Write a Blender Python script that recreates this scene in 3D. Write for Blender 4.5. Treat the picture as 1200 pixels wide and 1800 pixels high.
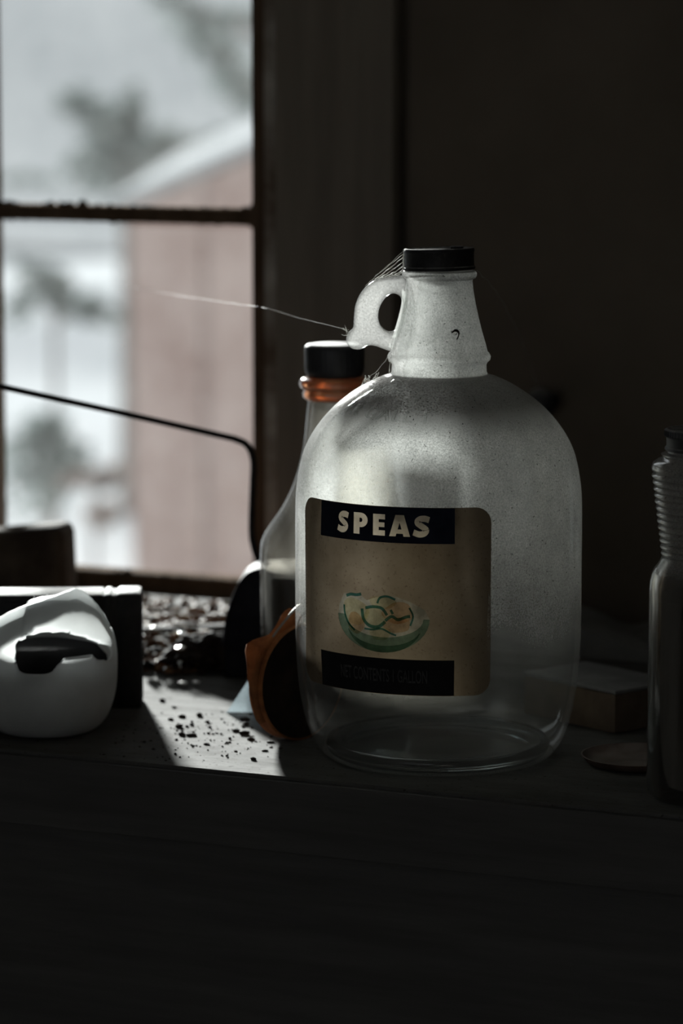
import bpy, bmesh, math, random
from mathutils import Vector, Matrix, noise
R = math.radians
scene = bpy.context.scene
COL = scene.collection
for o in list(bpy.data.objects):
    bpy.data.objects.remove(o)

# ------------------------------------------------------------------ camera, sky, sun, exposure
# metres; X runs along the workbench, Y towards the window wall, Z up, origin under the jug
cam = bpy.data.cameras.new('camera')
cam.sensor_fit = 'HORIZONTAL'; cam.sensor_width = 24.0; cam.lens = 116.0
cam.clip_start = 0.05; cam.clip_end = 300
cam.dof.use_dof = True; cam.dof.focus_distance = 1.735; cam.dof.aperture_fstop = 6.6
camo = bpy.data.objects.new('camera', cam); COL.objects.link(camo)
camo.location = (0.67577, -1.64758, 0.386)
camo.rotation_euler = (R(90 - 8.047), 0, R(24))
scene.camera = camo

world = bpy.data.worlds.new('overcast_sky'); scene.world = world
world.use_nodes = True
wb = world.node_tree.nodes['Background']
wb.inputs[0].default_value = (0.92, 0.955, 1.0, 1)
# overcast luminance: the zenith is three times as bright as the horizon
_nt = world.node_tree
_tc = _nt.nodes.new('ShaderNodeNewGeometry'); _sp = _nt.nodes.new('ShaderNodeSeparateXYZ'); _mr = _nt.nodes.new('ShaderNodeMapRange')
_nt.links.new(_tc.outputs['Position'], _sp.inputs[0]); _nt.links.new(_sp.outputs[2], _mr.inputs[0])
SKY = 0.47
_mr.inputs[1].default_value = 0.0; _mr.inputs[2].default_value = 1.0; _mr.inputs[3].default_value = SKY; _mr.inputs[4].default_value = SKY * 3
_nt.links.new(_mr.outputs[0], wb.inputs[1])

sun = bpy.data.lights.new('low_winter_sun', 'SUN')
sun.energy = 19.0; sun.angle = R(4.5); sun.color = (1.0, 0.985, 0.95)
suno = bpy.data.objects.new('low_winter_sun', sun); COL.objects.link(suno)
SUN_EL = 11.0
sd = Vector((0.569 * math.cos(R(SUN_EL)), -0.823 * math.cos(R(SUN_EL)), -math.sin(R(SUN_EL))))
suno.rotation_euler = sd.to_track_quat('-Z', 'Y').to_euler()

vs = scene.view_settings
vs.view_transform = 'Standard'; vs.look = 'None'; vs.gamma = 1; vs.use_curve_mapping = False
vs.exposure = 0.0
scene.cycles.use_denoising = True
scene.cycles.max_bounces = 16; scene.cycles.transmission_bounces = 14
scene.cycles.transparent_max_bounces = 16; scene.cycles.diffuse_bounces = 6
scene.cycles.blur_glossy = 0.5

# ------------------------------------------------------------------ helpers
def tag(o, label=None, cat=None, group=None, kind=None):
    if label: o['label'] = label
    if cat: o['category'] = cat
    if group: o['group'] = group
    if kind: o['kind'] = kind
    return o

def empty(name, loc=(0, 0, 0), rot=(0, 0, 0), parent=None):
    o = bpy.data.objects.new(name, None); COL.objects.link(o)
    o.location = loc; o.rotation_euler = rot; o.empty_display_size = 0.02
    if parent: o.parent = parent
    return o

def link_mesh(name, me, mat, parent=None, loc=None, rot=None):
    o = bpy.data.objects.new(name, me); COL.objects.link(o)
    if mat and not me.materials: me.materials.append(mat)
    if parent: o.parent = parent
    if loc is not None: o.location = loc
    if rot is not None: o.rotation_euler = rot
    return o

def build(name, bm, mat, parent=None, smooth=False, loc=None, rot=None, sharp=None):
    bmesh.ops.recalc_face_normals(bm, faces=bm.faces)
    me = bpy.data.meshes.new(name); bm.to_mesh(me); bm.free()
    if smooth:
        for p in me.polygons: p.use_smooth = True
        if sharp: me.set_sharp_from_angle(angle=R(sharp))
    return link_mesh(name, me, mat, parent, loc, rot)

def add_box(bm, x0, x1, y0, y1, z0, z1, bevel=0.0, seg=2):
    r = bmesh.ops.create_cube(bm, size=1.0)
    vs_ = r['verts']
    for v in vs_:
        v.co = Vector((x0 + (v.co.x + .5) * (x1 - x0), y0 + (v.co.y + .5) * (y1 - y0), z0 + (v.co.z + .5) * (z1 - z0)))
    if bevel > 0:
        es = list({e for v in vs_ for e in v.link_edges})
        bmesh.ops.bevel(bm, geom=es, offset=bevel, segments=seg, profile=0.5, affect='EDGES')
    return bm

def box(name, b, mat, parent=None, bevel=0.0, loc=None, rot=None, seg=2):
    bm = bmesh.new(); add_box(bm, *b, bevel=bevel, seg=seg)
    return build(name, bm, mat, parent, smooth=bevel > 0, loc=loc, rot=rot, sharp=40)

def catmull(pts, n):
    out = []
    P = [pts[0]] + list(pts) + [pts[-1]]
    for i in range(1, len(P) - 2):
        p0, p1, p2, p3 = [Vector(q) for q in P[i - 1:i + 3]]
        for k in range(n):
            t = k / n
            out.append(0.5 * ((2 * p1) + (-p0 + p2) * t + (2 * p0 - 5 * p1 + 4 * p2 - p3) * t * t + (-p0 + 3 * p1 - 3 * p2 + p3) * t ** 3))
    out.append(Vector(pts[-1]))
    return out

def add_lathe(bm, prof, segs=64, fn=None):
    """prof: (r, z); r == 0 gives a pole"""
    rings = []
    for (r, z) in prof:
        if r < 1e-6:
            rings.append([bm.verts.new((0, 0, z))])
        else:
            ring = []
            for k in range(segs):
                a = 2 * math.pi * k / segs
                rr = r if fn is None else fn(r, z, a)
                ring.append(bm.verts.new((rr * math.cos(a), rr * math.sin(a), z)))
            rings.append(ring)
    for a, b in zip(rings, rings[1:]):
        for k in range(segs):
            k2 = (k + 1) % segs
            if len(a) == 1 and len(b) == 1: continue
            if len(a) == 1: bm.faces.new((a[0], b[k], b[k2]))
            elif len(b) == 1: bm.faces.new((a[k], b[0], a[k2]))
            else: bm.faces.new((a[k], b[k], b[k2], a[k2]))
    return bm

def add_tube(bm, pts, rad, seg=8, caps=True):
    pts = [Vector(p) for p in pts]
    rings = []
    up = Vector((0.13, 0.27, 0.95)).normalized()
    for i, p in enumerate(pts):
        d = (pts[min(i + 1, len(pts) - 1)] - pts[max(i - 1, 0)]).normalized()
        s = d.cross(up)
        if s.length < 1e-3: s = d.cross(Vector((1, 0, 0)))
        s.normalize(); t = s.cross(d).normalized()
        r = rad[i] if isinstance(rad, (list, tuple)) else rad
        rings.append([bm.verts.new(p + (s * math.cos(2 * math.pi * k / seg) + t * math.sin(2 * math.pi * k / seg)) * r) for k in range(seg)])
    for a, b in zip(rings, rings[1:]):
        for k in range(seg):
            bm.faces.new((a[k], b[k], b[(k + 1) % seg], a[(k + 1) % seg]))
    if caps:
        bm.faces.new(rings[0][::-1]); bm.faces.new(rings[-1])
    return bm

def add_rock(bm, c, s, rnd, flat=0.6, sub=1):
    r = bmesh.ops.create_icosphere(bm, subdivisions=sub, radius=1.0)
    q = Matrix.Rotation(rnd.uniform(0, 6.28), 3, 'Z')
    ph = Vector((rnd.uniform(0, 50), rnd.uniform(0, 50), rnd.uniform(0, 50)))
    sx = s * rnd.uniform(.75, 1.3); sy = s * rnd.uniform(.7, 1.1); sz = s * flat * rnd.uniform(.7, 1.2)
    for v in r['verts']:
        k = 1 + .45 * noise.noise(v.co * 1.3 + ph)
        w = Vector((v.co.x * sx * k, v.co.y * sy * k, max(v.co.z, -.55) * sz * k))
        v.co = q @ w + Vector(c) + Vector((0, 0, sz * .5))
    return bm

def text_bm(body, size=1.0, bold=0.0, xscale=1.0, spacing=1.0, extrude=0.0):
    cu = bpy.data.curves.new('lettering_source', 'FONT')
    cu.body = body; cu.size = size; cu.offset = bold; cu.align_x = 'CENTER'; cu.align_y = 'CENTER'
    cu.space_character = spacing; cu.extrude = extrude; cu.resolution_u = 4
    o = bpy.data.objects.new('lettering_source', cu); COL.objects.link(o)
    dg = bpy.context.evaluated_depsgraph_get(); dg.update()
    me = bpy.data.meshes.new_from_object(o.evaluated_get(dg))
    bm = bmesh.new(); bm.from_mesh(me)
    bpy.data.objects.remove(o); bpy.data.curves.remove(cu); bpy.data.meshes.remove(me)
    for v in bm.verts: v.co.x *= xscale
    bmesh.ops.remove_doubles(bm, verts=bm.verts, dist=size * 1e-4)
    return bm

# ------------------------------------------------------------------ materials
def nodes_of(name):
    m = bpy.data.materials.new(name); m.use_nodes = True
    nt = m.node_tree; nt.nodes.clear()
    out = nt.nodes.new('ShaderNodeOutputMaterial')
    return m, nt, out

def N(nt, kind, **kw):
    n = nt.nodes.new(kind)
    for k, v in kw.items():
        if k in n.inputs: n.inputs[k].default_value = v
        else: setattr(n, k, v)
    return n

def L(nt, a, b): nt.links.new(a, b)

def ramp(nt, src, p0, p1, c0=(0, 0, 0, 1), c1=(1, 1, 1, 1)):
    r = N(nt, 'ShaderNodeValToRGB')
    e = r.color_ramp.elements
    e[0].position = p0; e[0].color = c0; e[1].position = p1; e[1].color = c1
    L(nt, src, r.inputs[0]); return r.outputs[0]

def noise_tex(nt, scale, detail=4, rough=.55, coord='Object', vec=None):
    tc = N(nt, 'ShaderNodeTexCoord')
    t = N(nt, 'ShaderNodeTexNoise'); t.inputs['Scale'].default_value = scale
    t.inputs['Detail'].default_value = detail; t.inputs['Roughness'].default_value = rough
    src = tc.outputs[coord]
    if vec:
        mp = N(nt, 'ShaderNodeMapping'); mp.inputs['Scale'].default_value = vec
        L(nt, src, mp.inputs[0]); src = mp.outputs[0]
    L(nt, src, t.inputs['Vector'])
    return t.outputs[0]

def math_n(nt, op, a, b=None, clamp=False):
    m = N(nt, 'ShaderNodeMath'); m.operation = op; m.use_clamp = clamp
    for i, v in enumerate((a, b)):
        if v is None: continue
        if isinstance(v, (int, float)): m.inputs[i].default_value = v
        else: L(nt, v, m.inputs[i])
    return m.outputs[0]

def mixcol(nt, fac, a, b):
    m = N(nt, 'ShaderNodeMix'); m.data_type = 'RGBA'
    for s, v in ((m.inputs[0], fac), (m.inputs[6], a), (m.inputs[7], b)):
        if isinstance(v, (int, float)): s.default_value = v
        elif isinstance(v, tuple): s.default_value = v if len(v) == 4 else (*v, 1)
        else: L(nt, v, s)
    return m.outputs[2]

def up_facing(nt, lo=.35, hi=.95):
    g = N(nt, 'ShaderNodeNewGeometry'); s = N(nt, 'ShaderNodeSeparateXYZ')
    L(nt, g.outputs['Normal'], s.inputs[0])
    mr = N(nt, 'ShaderNodeMapRange'); mr.inputs[1].default_value = lo; mr.inputs[2].default_value = hi
    L(nt, s.outputs[2], mr.inputs[0])
    return mr.outputs[0]

def solid(name, c0, c1, scale=60, rough=.7, metal=0.0, bump=.15, dust=0.0, stretch=None, dustcol=(.42, .41, .39), spec=.4, trans=0.0, bscale=None):
    """matte procedural surface: two-tone noise, fine relief, settled dust on upward faces"""
    m, nt, out = nodes_of(name)
    n = noise_tex(nt, scale, 5, .6, vec=stretch)
    c = mixcol(nt, ramp(nt, n, .36, .66), c0, c1)
    p = N(nt, 'ShaderNodeBsdfPrincipled')
    p.inputs['Roughness'].default_value = rough; p.inputs['Metallic'].default_value = metal
    p.inputs['Specular IOR Level'].default_value = spec
    if dust > 0:
        n2 = noise_tex(nt, scale * 2.5, 3)
        d = math_n(nt, 'MULTIPLY', up_facing(nt), math_n(nt, 'MULTIPLY', ramp(nt, n2, .2, .6), dust), True)
        c = mixcol(nt, d, c, dustcol)
        if metal > 0:
            L(nt, math_n(nt, 'MULTIPLY', math_n(nt, 'SUBTRACT', 1.0, d), metal), p.inputs['Metallic'])
        L(nt, math_n(nt, 'ADD', math_n(nt, 'MULTIPLY', d, .9 - rough), rough, True), p.inputs['Roughness'])
    L(nt, c, p.inputs['Base Color'])
    if bump > 0:
        b = N(nt, 'ShaderNodeBump'); b.inputs['Strength'].default_value = bump; b.inputs['Distance'].default_value = .002
        L(nt, noise_tex(nt, bscale or scale * 3, 5, .65, vec=stretch), b.inputs['Height']); L(nt, b.outputs[0], p.inputs['Normal'])
    sh = p.outputs[0]
    if trans > 0:
        t = N(nt, 'ShaderNodeBsdfTranslucent'); L(nt, c, t.inputs[0])
        mx = N(nt, 'ShaderNodeMixShader'); mx.inputs[0].default_value = trans
        L(nt, sh, mx.inputs[1]); L(nt, t.outputs[0], mx.inputs[2]); sh = mx.outputs[0]
    L(nt, sh, out.inputs[0])
    return m

def dusty_glass(name, tint=(1, 1, 1), film=.1, film_hi=None, z0=0, z1=1, settle=.7, dcol=(.62, .62, .6), rough=.02, speck=.35, ior=1.48, trans=.55, bump=.25):
    """clear glass under a film of dust: film fraction runs from `film` low down to `film_hi` higher up, thick where faces look up"""
    m, nt, out = nodes_of(name)
    g = N(nt, 'ShaderNodeBsdfGlass'); g.inputs['Color'].default_value = (*tint, 1); g.inputs['Roughness'].default_value = rough; g.inputs['IOR'].default_value = ior
    tc = N(nt, 'ShaderNodeTexCoord'); sp = N(nt, 'ShaderNodeSeparateXYZ'); L(nt, tc.outputs['Object'], sp.inputs[0])
    mr = N(nt, 'ShaderNodeMapRange'); mr.interpolation_type = 'SMOOTHSTEP'
    mr.inputs[1].default_value = z0; mr.inputs[2].default_value = z1; mr.inputs[3].default_value = film; mr.inputs[4].default_value = film if film_hi is None else film_hi
    L(nt, sp.outputs[2], mr.inputs[0])
    big = ramp(nt, noise_tex(nt, 22, 4, .6), .25, .75, (.65, .65, .65, 1), (1.25, 1.25, 1.25, 1))
    fine = ramp(nt, noise_tex(nt, 900, 2, .7), .35, .65, (1 - speck, 1 - speck, 1 - speck, 1), (1 + speck * .6,) * 3 + (1,))
    f = math_n(nt, 'MULTIPLY', math_n(nt, 'MULTIPLY', mr.outputs[0], big), fine)
    s = math_n(nt, 'MULTIPLY', up_facing(nt, .12, .8), math_n(nt, 'MULTIPLY', fine, settle))
    fac = math_n(nt, 'MINIMUM', math_n(nt, 'ADD', f, s), .97)
    # small dark specks of grit
    grit = ramp(nt, noise_tex(nt, 420, 1, .5), .70, .76)
    col = mixcol(nt, grit, (*dcol, 1), (.06, .05, .045, 1))
    d = N(nt, 'ShaderNodeBsdfDiffuse'); t = N(nt, 'ShaderNodeBsdfTranslucent')
    L(nt, col, d.inputs[0]); L(nt, col, t.inputs[0])
    if bump > 0:
        b = N(nt, 'ShaderNodeBump'); b.inputs['Strength'].default_value = bump; b.inputs['Distance'].default_value = .001
        L(nt, noise_tex(nt, 500, 4, .7), b.inputs['Height']); L(nt, b.outputs[0], d.inputs['Normal'])
    md = N(nt, 'ShaderNodeMixShader'); md.inputs[0].default_value = trans
    L(nt, d.outputs[0], md.inputs[1]); L(nt, t.outputs[0], md.inputs[2])
    # only the outer side of the wall carries dust
    mx = N(nt, 'ShaderNodeMixShader'); L(nt, fac, mx.inputs[0]); L(nt, g.outputs[0], mx.inputs[1]); L(nt, md.outputs[0], mx.inputs[2])
    L(nt, mx.outputs[0], out.inputs[0])
    return m

def skin_reflect(nt, gain=1.0):
    """reflectance of a thin glass wall (Schlick), the same from either side"""
    g = N(nt, 'ShaderNodeNewGeometry'); d = N(nt, 'ShaderNodeVectorMath'); d.operation = 'DOT_PRODUCT'
    L(nt, g.outputs['Normal'], d.inputs[0]); L(nt, g.outputs['Incoming'], d.inputs[1])
    k = math_n(nt, 'SUBTRACT', 1.0, math_n(nt, 'ABSOLUTE', d.outputs['Value']), True)
    f = math_n(nt, 'ADD', math_n(nt, 'MULTIPLY', math_n(nt, 'POWER', k, 5.0), .94), .04)
    return math_n(nt, 'MULTIPLY', f, gain, True)

def thin_glass(name, tint=(.97, .98, .975), film=.1, film_hi=None, z0=0, z1=1, settle=.7, fcol=(.80, .80, .78), scol=(.46, .45, .43), speck=.35, trans=.72, gloss=1.0, grit_amt=1.0, lo=.30, hi=.85, rough=.06):
    """one face of a thin glass wall: straight-through glass with a reflecting skin, a veil of fine translucent dust
    (from `film` low down to `film_hi` high up) and thicker, more opaque dust settled where the face looks up"""
    m, nt, out = nodes_of(name)
    tr = N(nt, 'ShaderNodeBsdfTransparent'); tr.inputs[0].default_value = (*tint, 1)
    gl = N(nt, 'ShaderNodeBsdfGlossy'); gl.inputs['Roughness'].default_value = rough
    gls = N(nt, 'ShaderNodeMixShader'); L(nt, skin_reflect(nt, gloss), gls.inputs[0]); L(nt, tr.outputs[0], gls.inputs[1]); L(nt, gl.outputs[0], gls.inputs[2])
    if film <= 0 and settle <= 0:
        L(nt, gls.outputs[0], out.inputs[0]); return m
    tc = N(nt, 'ShaderNodeTexCoord'); sp = N(nt, 'ShaderNodeSeparateXYZ'); L(nt, tc.outputs['Object'], sp.inputs[0])
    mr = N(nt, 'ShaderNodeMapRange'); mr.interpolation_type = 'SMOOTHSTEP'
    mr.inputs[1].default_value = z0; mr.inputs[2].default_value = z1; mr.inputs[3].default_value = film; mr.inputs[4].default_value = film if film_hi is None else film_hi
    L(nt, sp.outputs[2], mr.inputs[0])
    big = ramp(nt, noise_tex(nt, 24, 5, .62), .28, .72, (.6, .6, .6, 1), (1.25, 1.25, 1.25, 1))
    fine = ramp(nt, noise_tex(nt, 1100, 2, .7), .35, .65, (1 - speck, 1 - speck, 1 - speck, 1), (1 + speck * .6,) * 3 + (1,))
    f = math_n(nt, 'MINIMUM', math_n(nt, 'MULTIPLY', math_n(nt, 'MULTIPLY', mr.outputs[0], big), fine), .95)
    sfac = math_n(nt, 'MINIMUM', math_n(nt, 'MULTIPLY', up_facing(nt, lo, hi), math_n(nt, 'MULTIPLY', fine, settle)), .96)
    grit = math_n(nt, 'MULTIPLY', ramp(nt, noise_tex(nt, 760, 1, .5), .70, .76), grit_amt)
    b = N(nt, 'ShaderNodeBump'); b.inputs['Strength'].default_value = .35; b.inputs['Distance'].default_value = .001
    L(nt, noise_tex(nt, 520, 5, .7), b.inputs['Height'])
    def layer(col, tw):
        c = mixcol(nt, grit, (*col, 1), (.05, .045, .04, 1))
        d = N(nt, 'ShaderNodeBsdfDiffuse'); t = N(nt, 'ShaderNodeBsdfTranslucent')
        L(nt, c, d.inputs[0]); L(nt, c, t.inputs[0]); L(nt, b.outputs[0], d.inputs['Normal'])
        k = N(nt, 'ShaderNodeMixShader'); k.inputs[0].default_value = tw
        L(nt, d.outputs[0], k.inputs[1]); L(nt, t.outputs[0], k.inputs[2]); return k.outputs[0]
    m1 = N(nt, 'ShaderNodeMixShader'); L(nt, f, m1.inputs[0]); L(nt, gls.outputs[0], m1.inputs[1]); L(nt, layer(fcol, trans), m1.inputs[2])
    m2 = N(nt, 'ShaderNodeMixShader'); L(nt, sfac, m2.inputs[0]); L(nt, m1.outputs[0], m2.inputs[1]); L(nt, layer(scol, .10), m2.inputs[2])
    L(nt, m2.outputs[0], out.inputs[0])
    return m

def clear_glass(name, tint=(1, 1, 1), rough=.02, ior=1.48):
    m, nt, out = nodes_of(name)
    g = N(nt, 'ShaderNodeBsdfGlass'); g.inputs['Color'].default_value = (*tint, 1); g.inputs['Roughness'].default_value = rough; g.inputs['IOR'].default_value = ior
    L(nt, g.outputs[0], out.inputs[0]); return m

def pane_mat():
    """old window pane: lets light straight through, with a thin uneven film of dirt"""
    m, nt, out = nodes_of('dirty_window_glass')
    tr = N(nt, 'ShaderNodeBsdfTransparent'); tr.inputs[0].default_value = (.93, .95, .95, 1)
    gl = N(nt, 'ShaderNodeBsdfGlossy'); gl.inputs['Roughness'].default_value = .05
    m1 = N(nt, 'ShaderNodeMixShader'); L(nt, skin_reflect(nt, .6), m1.inputs[0]); L(nt, tr.outputs[0], m1.inputs[1]); L(nt, gl.outputs[0], m1.inputs[2])
    d = N(nt, 'ShaderNodeBsdfDiffuse'); d.inputs[0].default_value = (.7, .7, .68, 1)
    t = N(nt, 'ShaderNodeBsdfTranslucent'); t.inputs[0].default_value = (.78, .8, .8, 1)
    md = N(nt, 'ShaderNodeMixShader'); md.inputs[0].default_value = .6
    L(nt, d.outputs[0], md.inputs[1]); L(nt, t.outputs[0], md.inputs[2])
    f = ramp(nt, noise_tex(nt, 14, 5, .6), .3, .75, (.012, .012, .012, 1), (.040, .040, .040, 1))
    m2 = N(nt, 'ShaderNodeMixShader'); L(nt, f, m2.inputs[0]); L(nt, m1.outputs[0], m2.inputs[1]); L(nt, md.outputs[0], m2.inputs[2])
    L(nt, m2.outputs[0], out.inputs[0]); return m

M = {}
M['wall'] = solid('dark_stained_wall', (.125, .103, .081), (.165, .138, .110), 7, .9, bump=.2, bscale=40)
M['casing'] = solid('dark_painted_casing', (.19, .163, .133), (.245, .213, .176), 9, .75, stretch=(6, 6, .6), bump=.25)
M['sash'] = solid('brown_sash_paint', (.09, .060, .040), (.15, .105, .072), 25, .85, stretch=(3, 3, .6), bump=.3, spec=.0)
M['putty'] = solid('old_putty', (.045, .037, .03), (.085, .072, .06), 80, .95, bump=.5, spec=0)
M['pane'] = pane_mat()
M['room'] = solid('pale_bounce_boards', (.42, .40, .36), (.55, .53, .48), 5, .9, bump=.1)  # unseen room boards made pale to bounce fill light
M['apron'] = solid('dark_bench_front', (.056, .055, .054), (.080, .079, .077), 14, .85, stretch=(.5, 4, 6), bump=.25)
M['snow'] = solid('thin_dirty_snow', (.42, .44, .45), (.52, .53, .54), .8, 1.0, bump=0, spec=0)
M['roofsnow'] = solid('roof_snow', (.36, .375, .385), (.43, .44, .45), .8, 1.0, bump=0, spec=0)
M['siding'] = solid('faded_red_siding', (.40, .275, .24), (.53, .395, .35), 3, .9, stretch=(4, 4, .35), bump=.2, bscale=8)
M['trunk'] = solid('grey_bark', (.10, .09, .08), (.17, .15, .135), 8, .9, stretch=(3, 3, .6))
M['needles'] = solid('dull_evergreen', (.07, .10, .092), (.14, .175, .165), 2, .8, bump=0, trans=.3)
M['twigs'] = solid('reddish_brush', (.19, .14, .12), (.30, .23, .2), 3, .85, bump=0, trans=.2)
M['brush'] = solid('grey_green_brush', (.10, .14, .13), (.19, .23, .22), 2, .85, bump=0, trans=.3)

def bench_mat():
    m, nt, out = nodes_of('dusty_painted_bench')
    a = noise_tex(nt, 18, 6, .65, vec=(.5, 1.6, 1))
    c = mixcol(nt, ramp(nt, a, .30, .70), (.066, .065, .061), (.122, .121, .115))
    g = ramp(nt, noise_tex(nt, 160, 4, .7, vec=(.35, 1.5, 1)), .52, .72)
    c = mixcol(nt, math_n(nt, 'MULTIPLY', g, .5), c, (.08, .066, .054))
    dots = ramp(nt, noise_tex(nt, 330, 2, .5), .66, .72)
    c = mixcol(nt, math_n(nt, 'MULTIPLY', dots, .75), c, (.03, .025, .02))
    p = N(nt, 'ShaderNodeBsdfPrincipled'); p.inputs['Roughness'].default_value = .85
    # dust forward-scatters; stains and bare scuffs do not
    sp = math_n(nt, 'MULTIPLY', ramp(nt, noise_tex(nt, 34, 6, .7, vec=(.45, 1.7, 1)), .34, .66, (.25, .25, .25, 1), (1, 1, 1, 1)), .095)
    sp = math_n(nt, 'MULTIPLY', sp, math_n(nt, 'SUBTRACT', 1.0, math_n(nt, 'MAXIMUM', math_n(nt, 'MULTIPLY', g, .75), dots), True))
    L(nt, sp, p.inputs['Specular IOR Level'])
    L(nt, c, p.inputs['Base Color'])
    b = N(nt, 'ShaderNodeBump'); b.inputs['Strength'].default_value = .35; b.inputs['Distance'].default_value = .001
    L(nt, noise_tex(nt, 260, 5, .7, vec=(.5, 1.5, 1)), b.inputs['Height']); L(nt, b.outputs[0], p.inputs['Normal'])
    L(nt, p.outputs[0], out.inputs[0]); return m
M['bench'] = bench_mat()

# ------------------------------------------------------------------ room shell
WY = 0.43                                     # inner face of the window wall
X0, X1, Y0, Z0, Z1 = -1.7, 2.3, -3.2, -0.92, 1.62
ox0, ox1, oz0, oz1 = -0.982, -0.306, -0.03, 0.802    # window opening
bm = bmesh.new()
add_box(bm, X0, ox0, WY, WY + .1, Z0, Z1); add_box(bm, ox1, X1, WY, WY + .1, Z0, Z1)
add_box(bm, ox0, ox1, WY, WY + .1, Z0, oz0); add_box(bm, ox0, ox1, WY, WY + .1, oz1, Z1)
tag(build('wall_back', bm, M['wall']), 'dark brown window wall behind the workbench', 'wall', kind='structure')
tag(box('wall_left', (X0 - .1, X0, Y0, WY + .1, Z0, Z1), M['room']), 'pale boarded wall left of the workbench', 'wall', kind='structure')
tag(box('wall_right', (X1, X1 + .1, Y0, WY + .1, Z0, Z1), M['room']), 'pale boarded wall right of the workbench', 'wall', kind='structure')
bm = bmesh.new()                              # wall across the room; its window is unseen, added for fill light
qx0, qx1, qz0, qz1 = -0.75, 1.05, -0.05, 1.25
add_box(bm, X0 - .1, qx0, Y0 - .1, Y0, Z0, Z1); add_box(bm, qx1, X1 + .1, Y0 - .1, Y0, Z0, Z1)
add_box(bm, qx0, qx1, Y0 - .1, Y0, Z0, qz0); add_box(bm, qx0, qx1, Y0 - .1, Y0, qz1, Z1)
tag(build('wall_front', bm, M['room']), 'pale boarded wall facing the workbench', 'wall', kind='structure')
fill_win = tag(empty('fill_window', (qx0, Y0, qz0)), 'unseen wide fill window added across the room from the workbench', 'window', kind='structure')
for k in range(4):
    x = (qx1 - qx0 - .05) * k / 3
    box('stile', (x, x + .05, -.07, -.03, 0, qz1 - qz0), M['sash'], fill_win, .003)
for z in (0, .625, 1.25):
    box('rail', (0, qx1 - qx0, -.066, -.034, z, z + .05), M['sash'], fill_win, .003)
tag(box('floor', (X0 - .1, X1 + .1, Y0 - .1, WY + .1, Z0 - .1, Z0), M['room']), 'dim wooden floor under the workbench', 'floor', kind='structure')
tag(box('ceiling', (X0 - .1, X1 + .1, Y0 - .1, WY + .1, Z1, Z1 + .1), M['room']), 'dim ceiling above the workbench', 'ceiling', kind='structure')

# window: three columns and three rows of small panes
win = tag(empty('window_1', (ox1, WY, oz0)), 'old small-paned window with dirty glass and brown sash', 'window', kind='structure')
def wpart(name, b, mat, bevel=.0):
    bb = (b[0] - ox1, b[1] - ox1, b[2] - WY, b[3] - WY, b[4] - oz0, b[5] - oz0)
    return box(name, bb, mat, win, bevel)
gx = [-0.320, -0.528]; pw = 0.208; mw = 0.012
cols = [(-0.5345, -0.320), (-0.754, -0.5465), (-0.968, -0.766)]
rows = [(0.008, 0.2615), (0.2725, 0.525), (0.536, 0.788)]
gy = 0.445
wpart('stile', (-0.320, -0.306, .434, .466, oz0, oz1), M['sash'], .002)
wpart('stile', (-0.982, -0.968, .434, .466, oz0, oz1), M['sash'], .002)
wpart('bottom_rail', (-0.968, -0.320, .441, .466, oz0, .008), M['sash'], .002)
wpart('top_rail', (-0.968, -0.320, .434, .466, .788, oz1), M['sash'], .002)
for (a, b) in ((-0.5465, -0.5345), (-0.766, -0.754)):
    wpart('muntin', (a, b, .437, .463, .008, .788), M['sash'], .002)
for (x0, x1) in cols:
    for (a, b) in ((.2615, .2725), (.525, .536)):
        wpart('muntin', (x0, x1, .437, .463, a, b), M['sash'], .002)
    for (z0, z1) in rows:
        wpart('pane', (x0 - .001, x1 + .001, gy, gy + .0022, z0 - .001, z1 + .001), M['pane'])
# crumbled putty along the bars of the panes in view
rnd = random.Random(5)
for (x0, x1) in cols[:1]:
    for (z0, z1) in rows[:2]:
        bm = bmesh.new()
        for e in range(4):
            n = 46 if e < 2 else 54
            for k in range(n):
                t = (k + rnd.random()) / n
                s = abs(rnd.gauss(0, .0007)) + .0006
                if noise.noise(Vector((t * 7, e * 3.1 + z0 * 9, 0))) > .22: s *= 1.7
                if e == 0: c = (x0 + t * (x1 - x0), gy - .003, z1)
                elif e == 1: c = (x0 + t * (x1 - x0), gy - .003, z0)
                elif e == 2: c = (x0, gy - .003, z0 + t * (z1 - z0))
                else: c = (x1, gy - .003, z0 + t * (z1 - z0))
                add_rock(bm, (c[0] - ox1, c[1] - WY, c[2] - oz0 - s * .3), s, rnd, .9)
        for cx, cz, sx, sz in ((x0, z0, 1, 1), (x1, z0, -1, 1), (x0, z1, 1, -1), (x1, z1, -1, -1)):   # smeared into the corners
            n = 9; rr = rnd.uniform(.007, .013)
            for k in range(n):
                for j in range(n - k):
                    if (k / n - 1) ** 2 + (j / n - 1) ** 2 < .92: continue
                    add_rock(bm, (cx + sx * rr * k / n - ox1, gy - .003 - WY, cz + sz * rr * j / n - oz0 - .0005), .0011, rnd, .9)
        o = build('putty', bm, M['putty'], win, smooth=True); o['kind'] = 'stuff'

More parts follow.
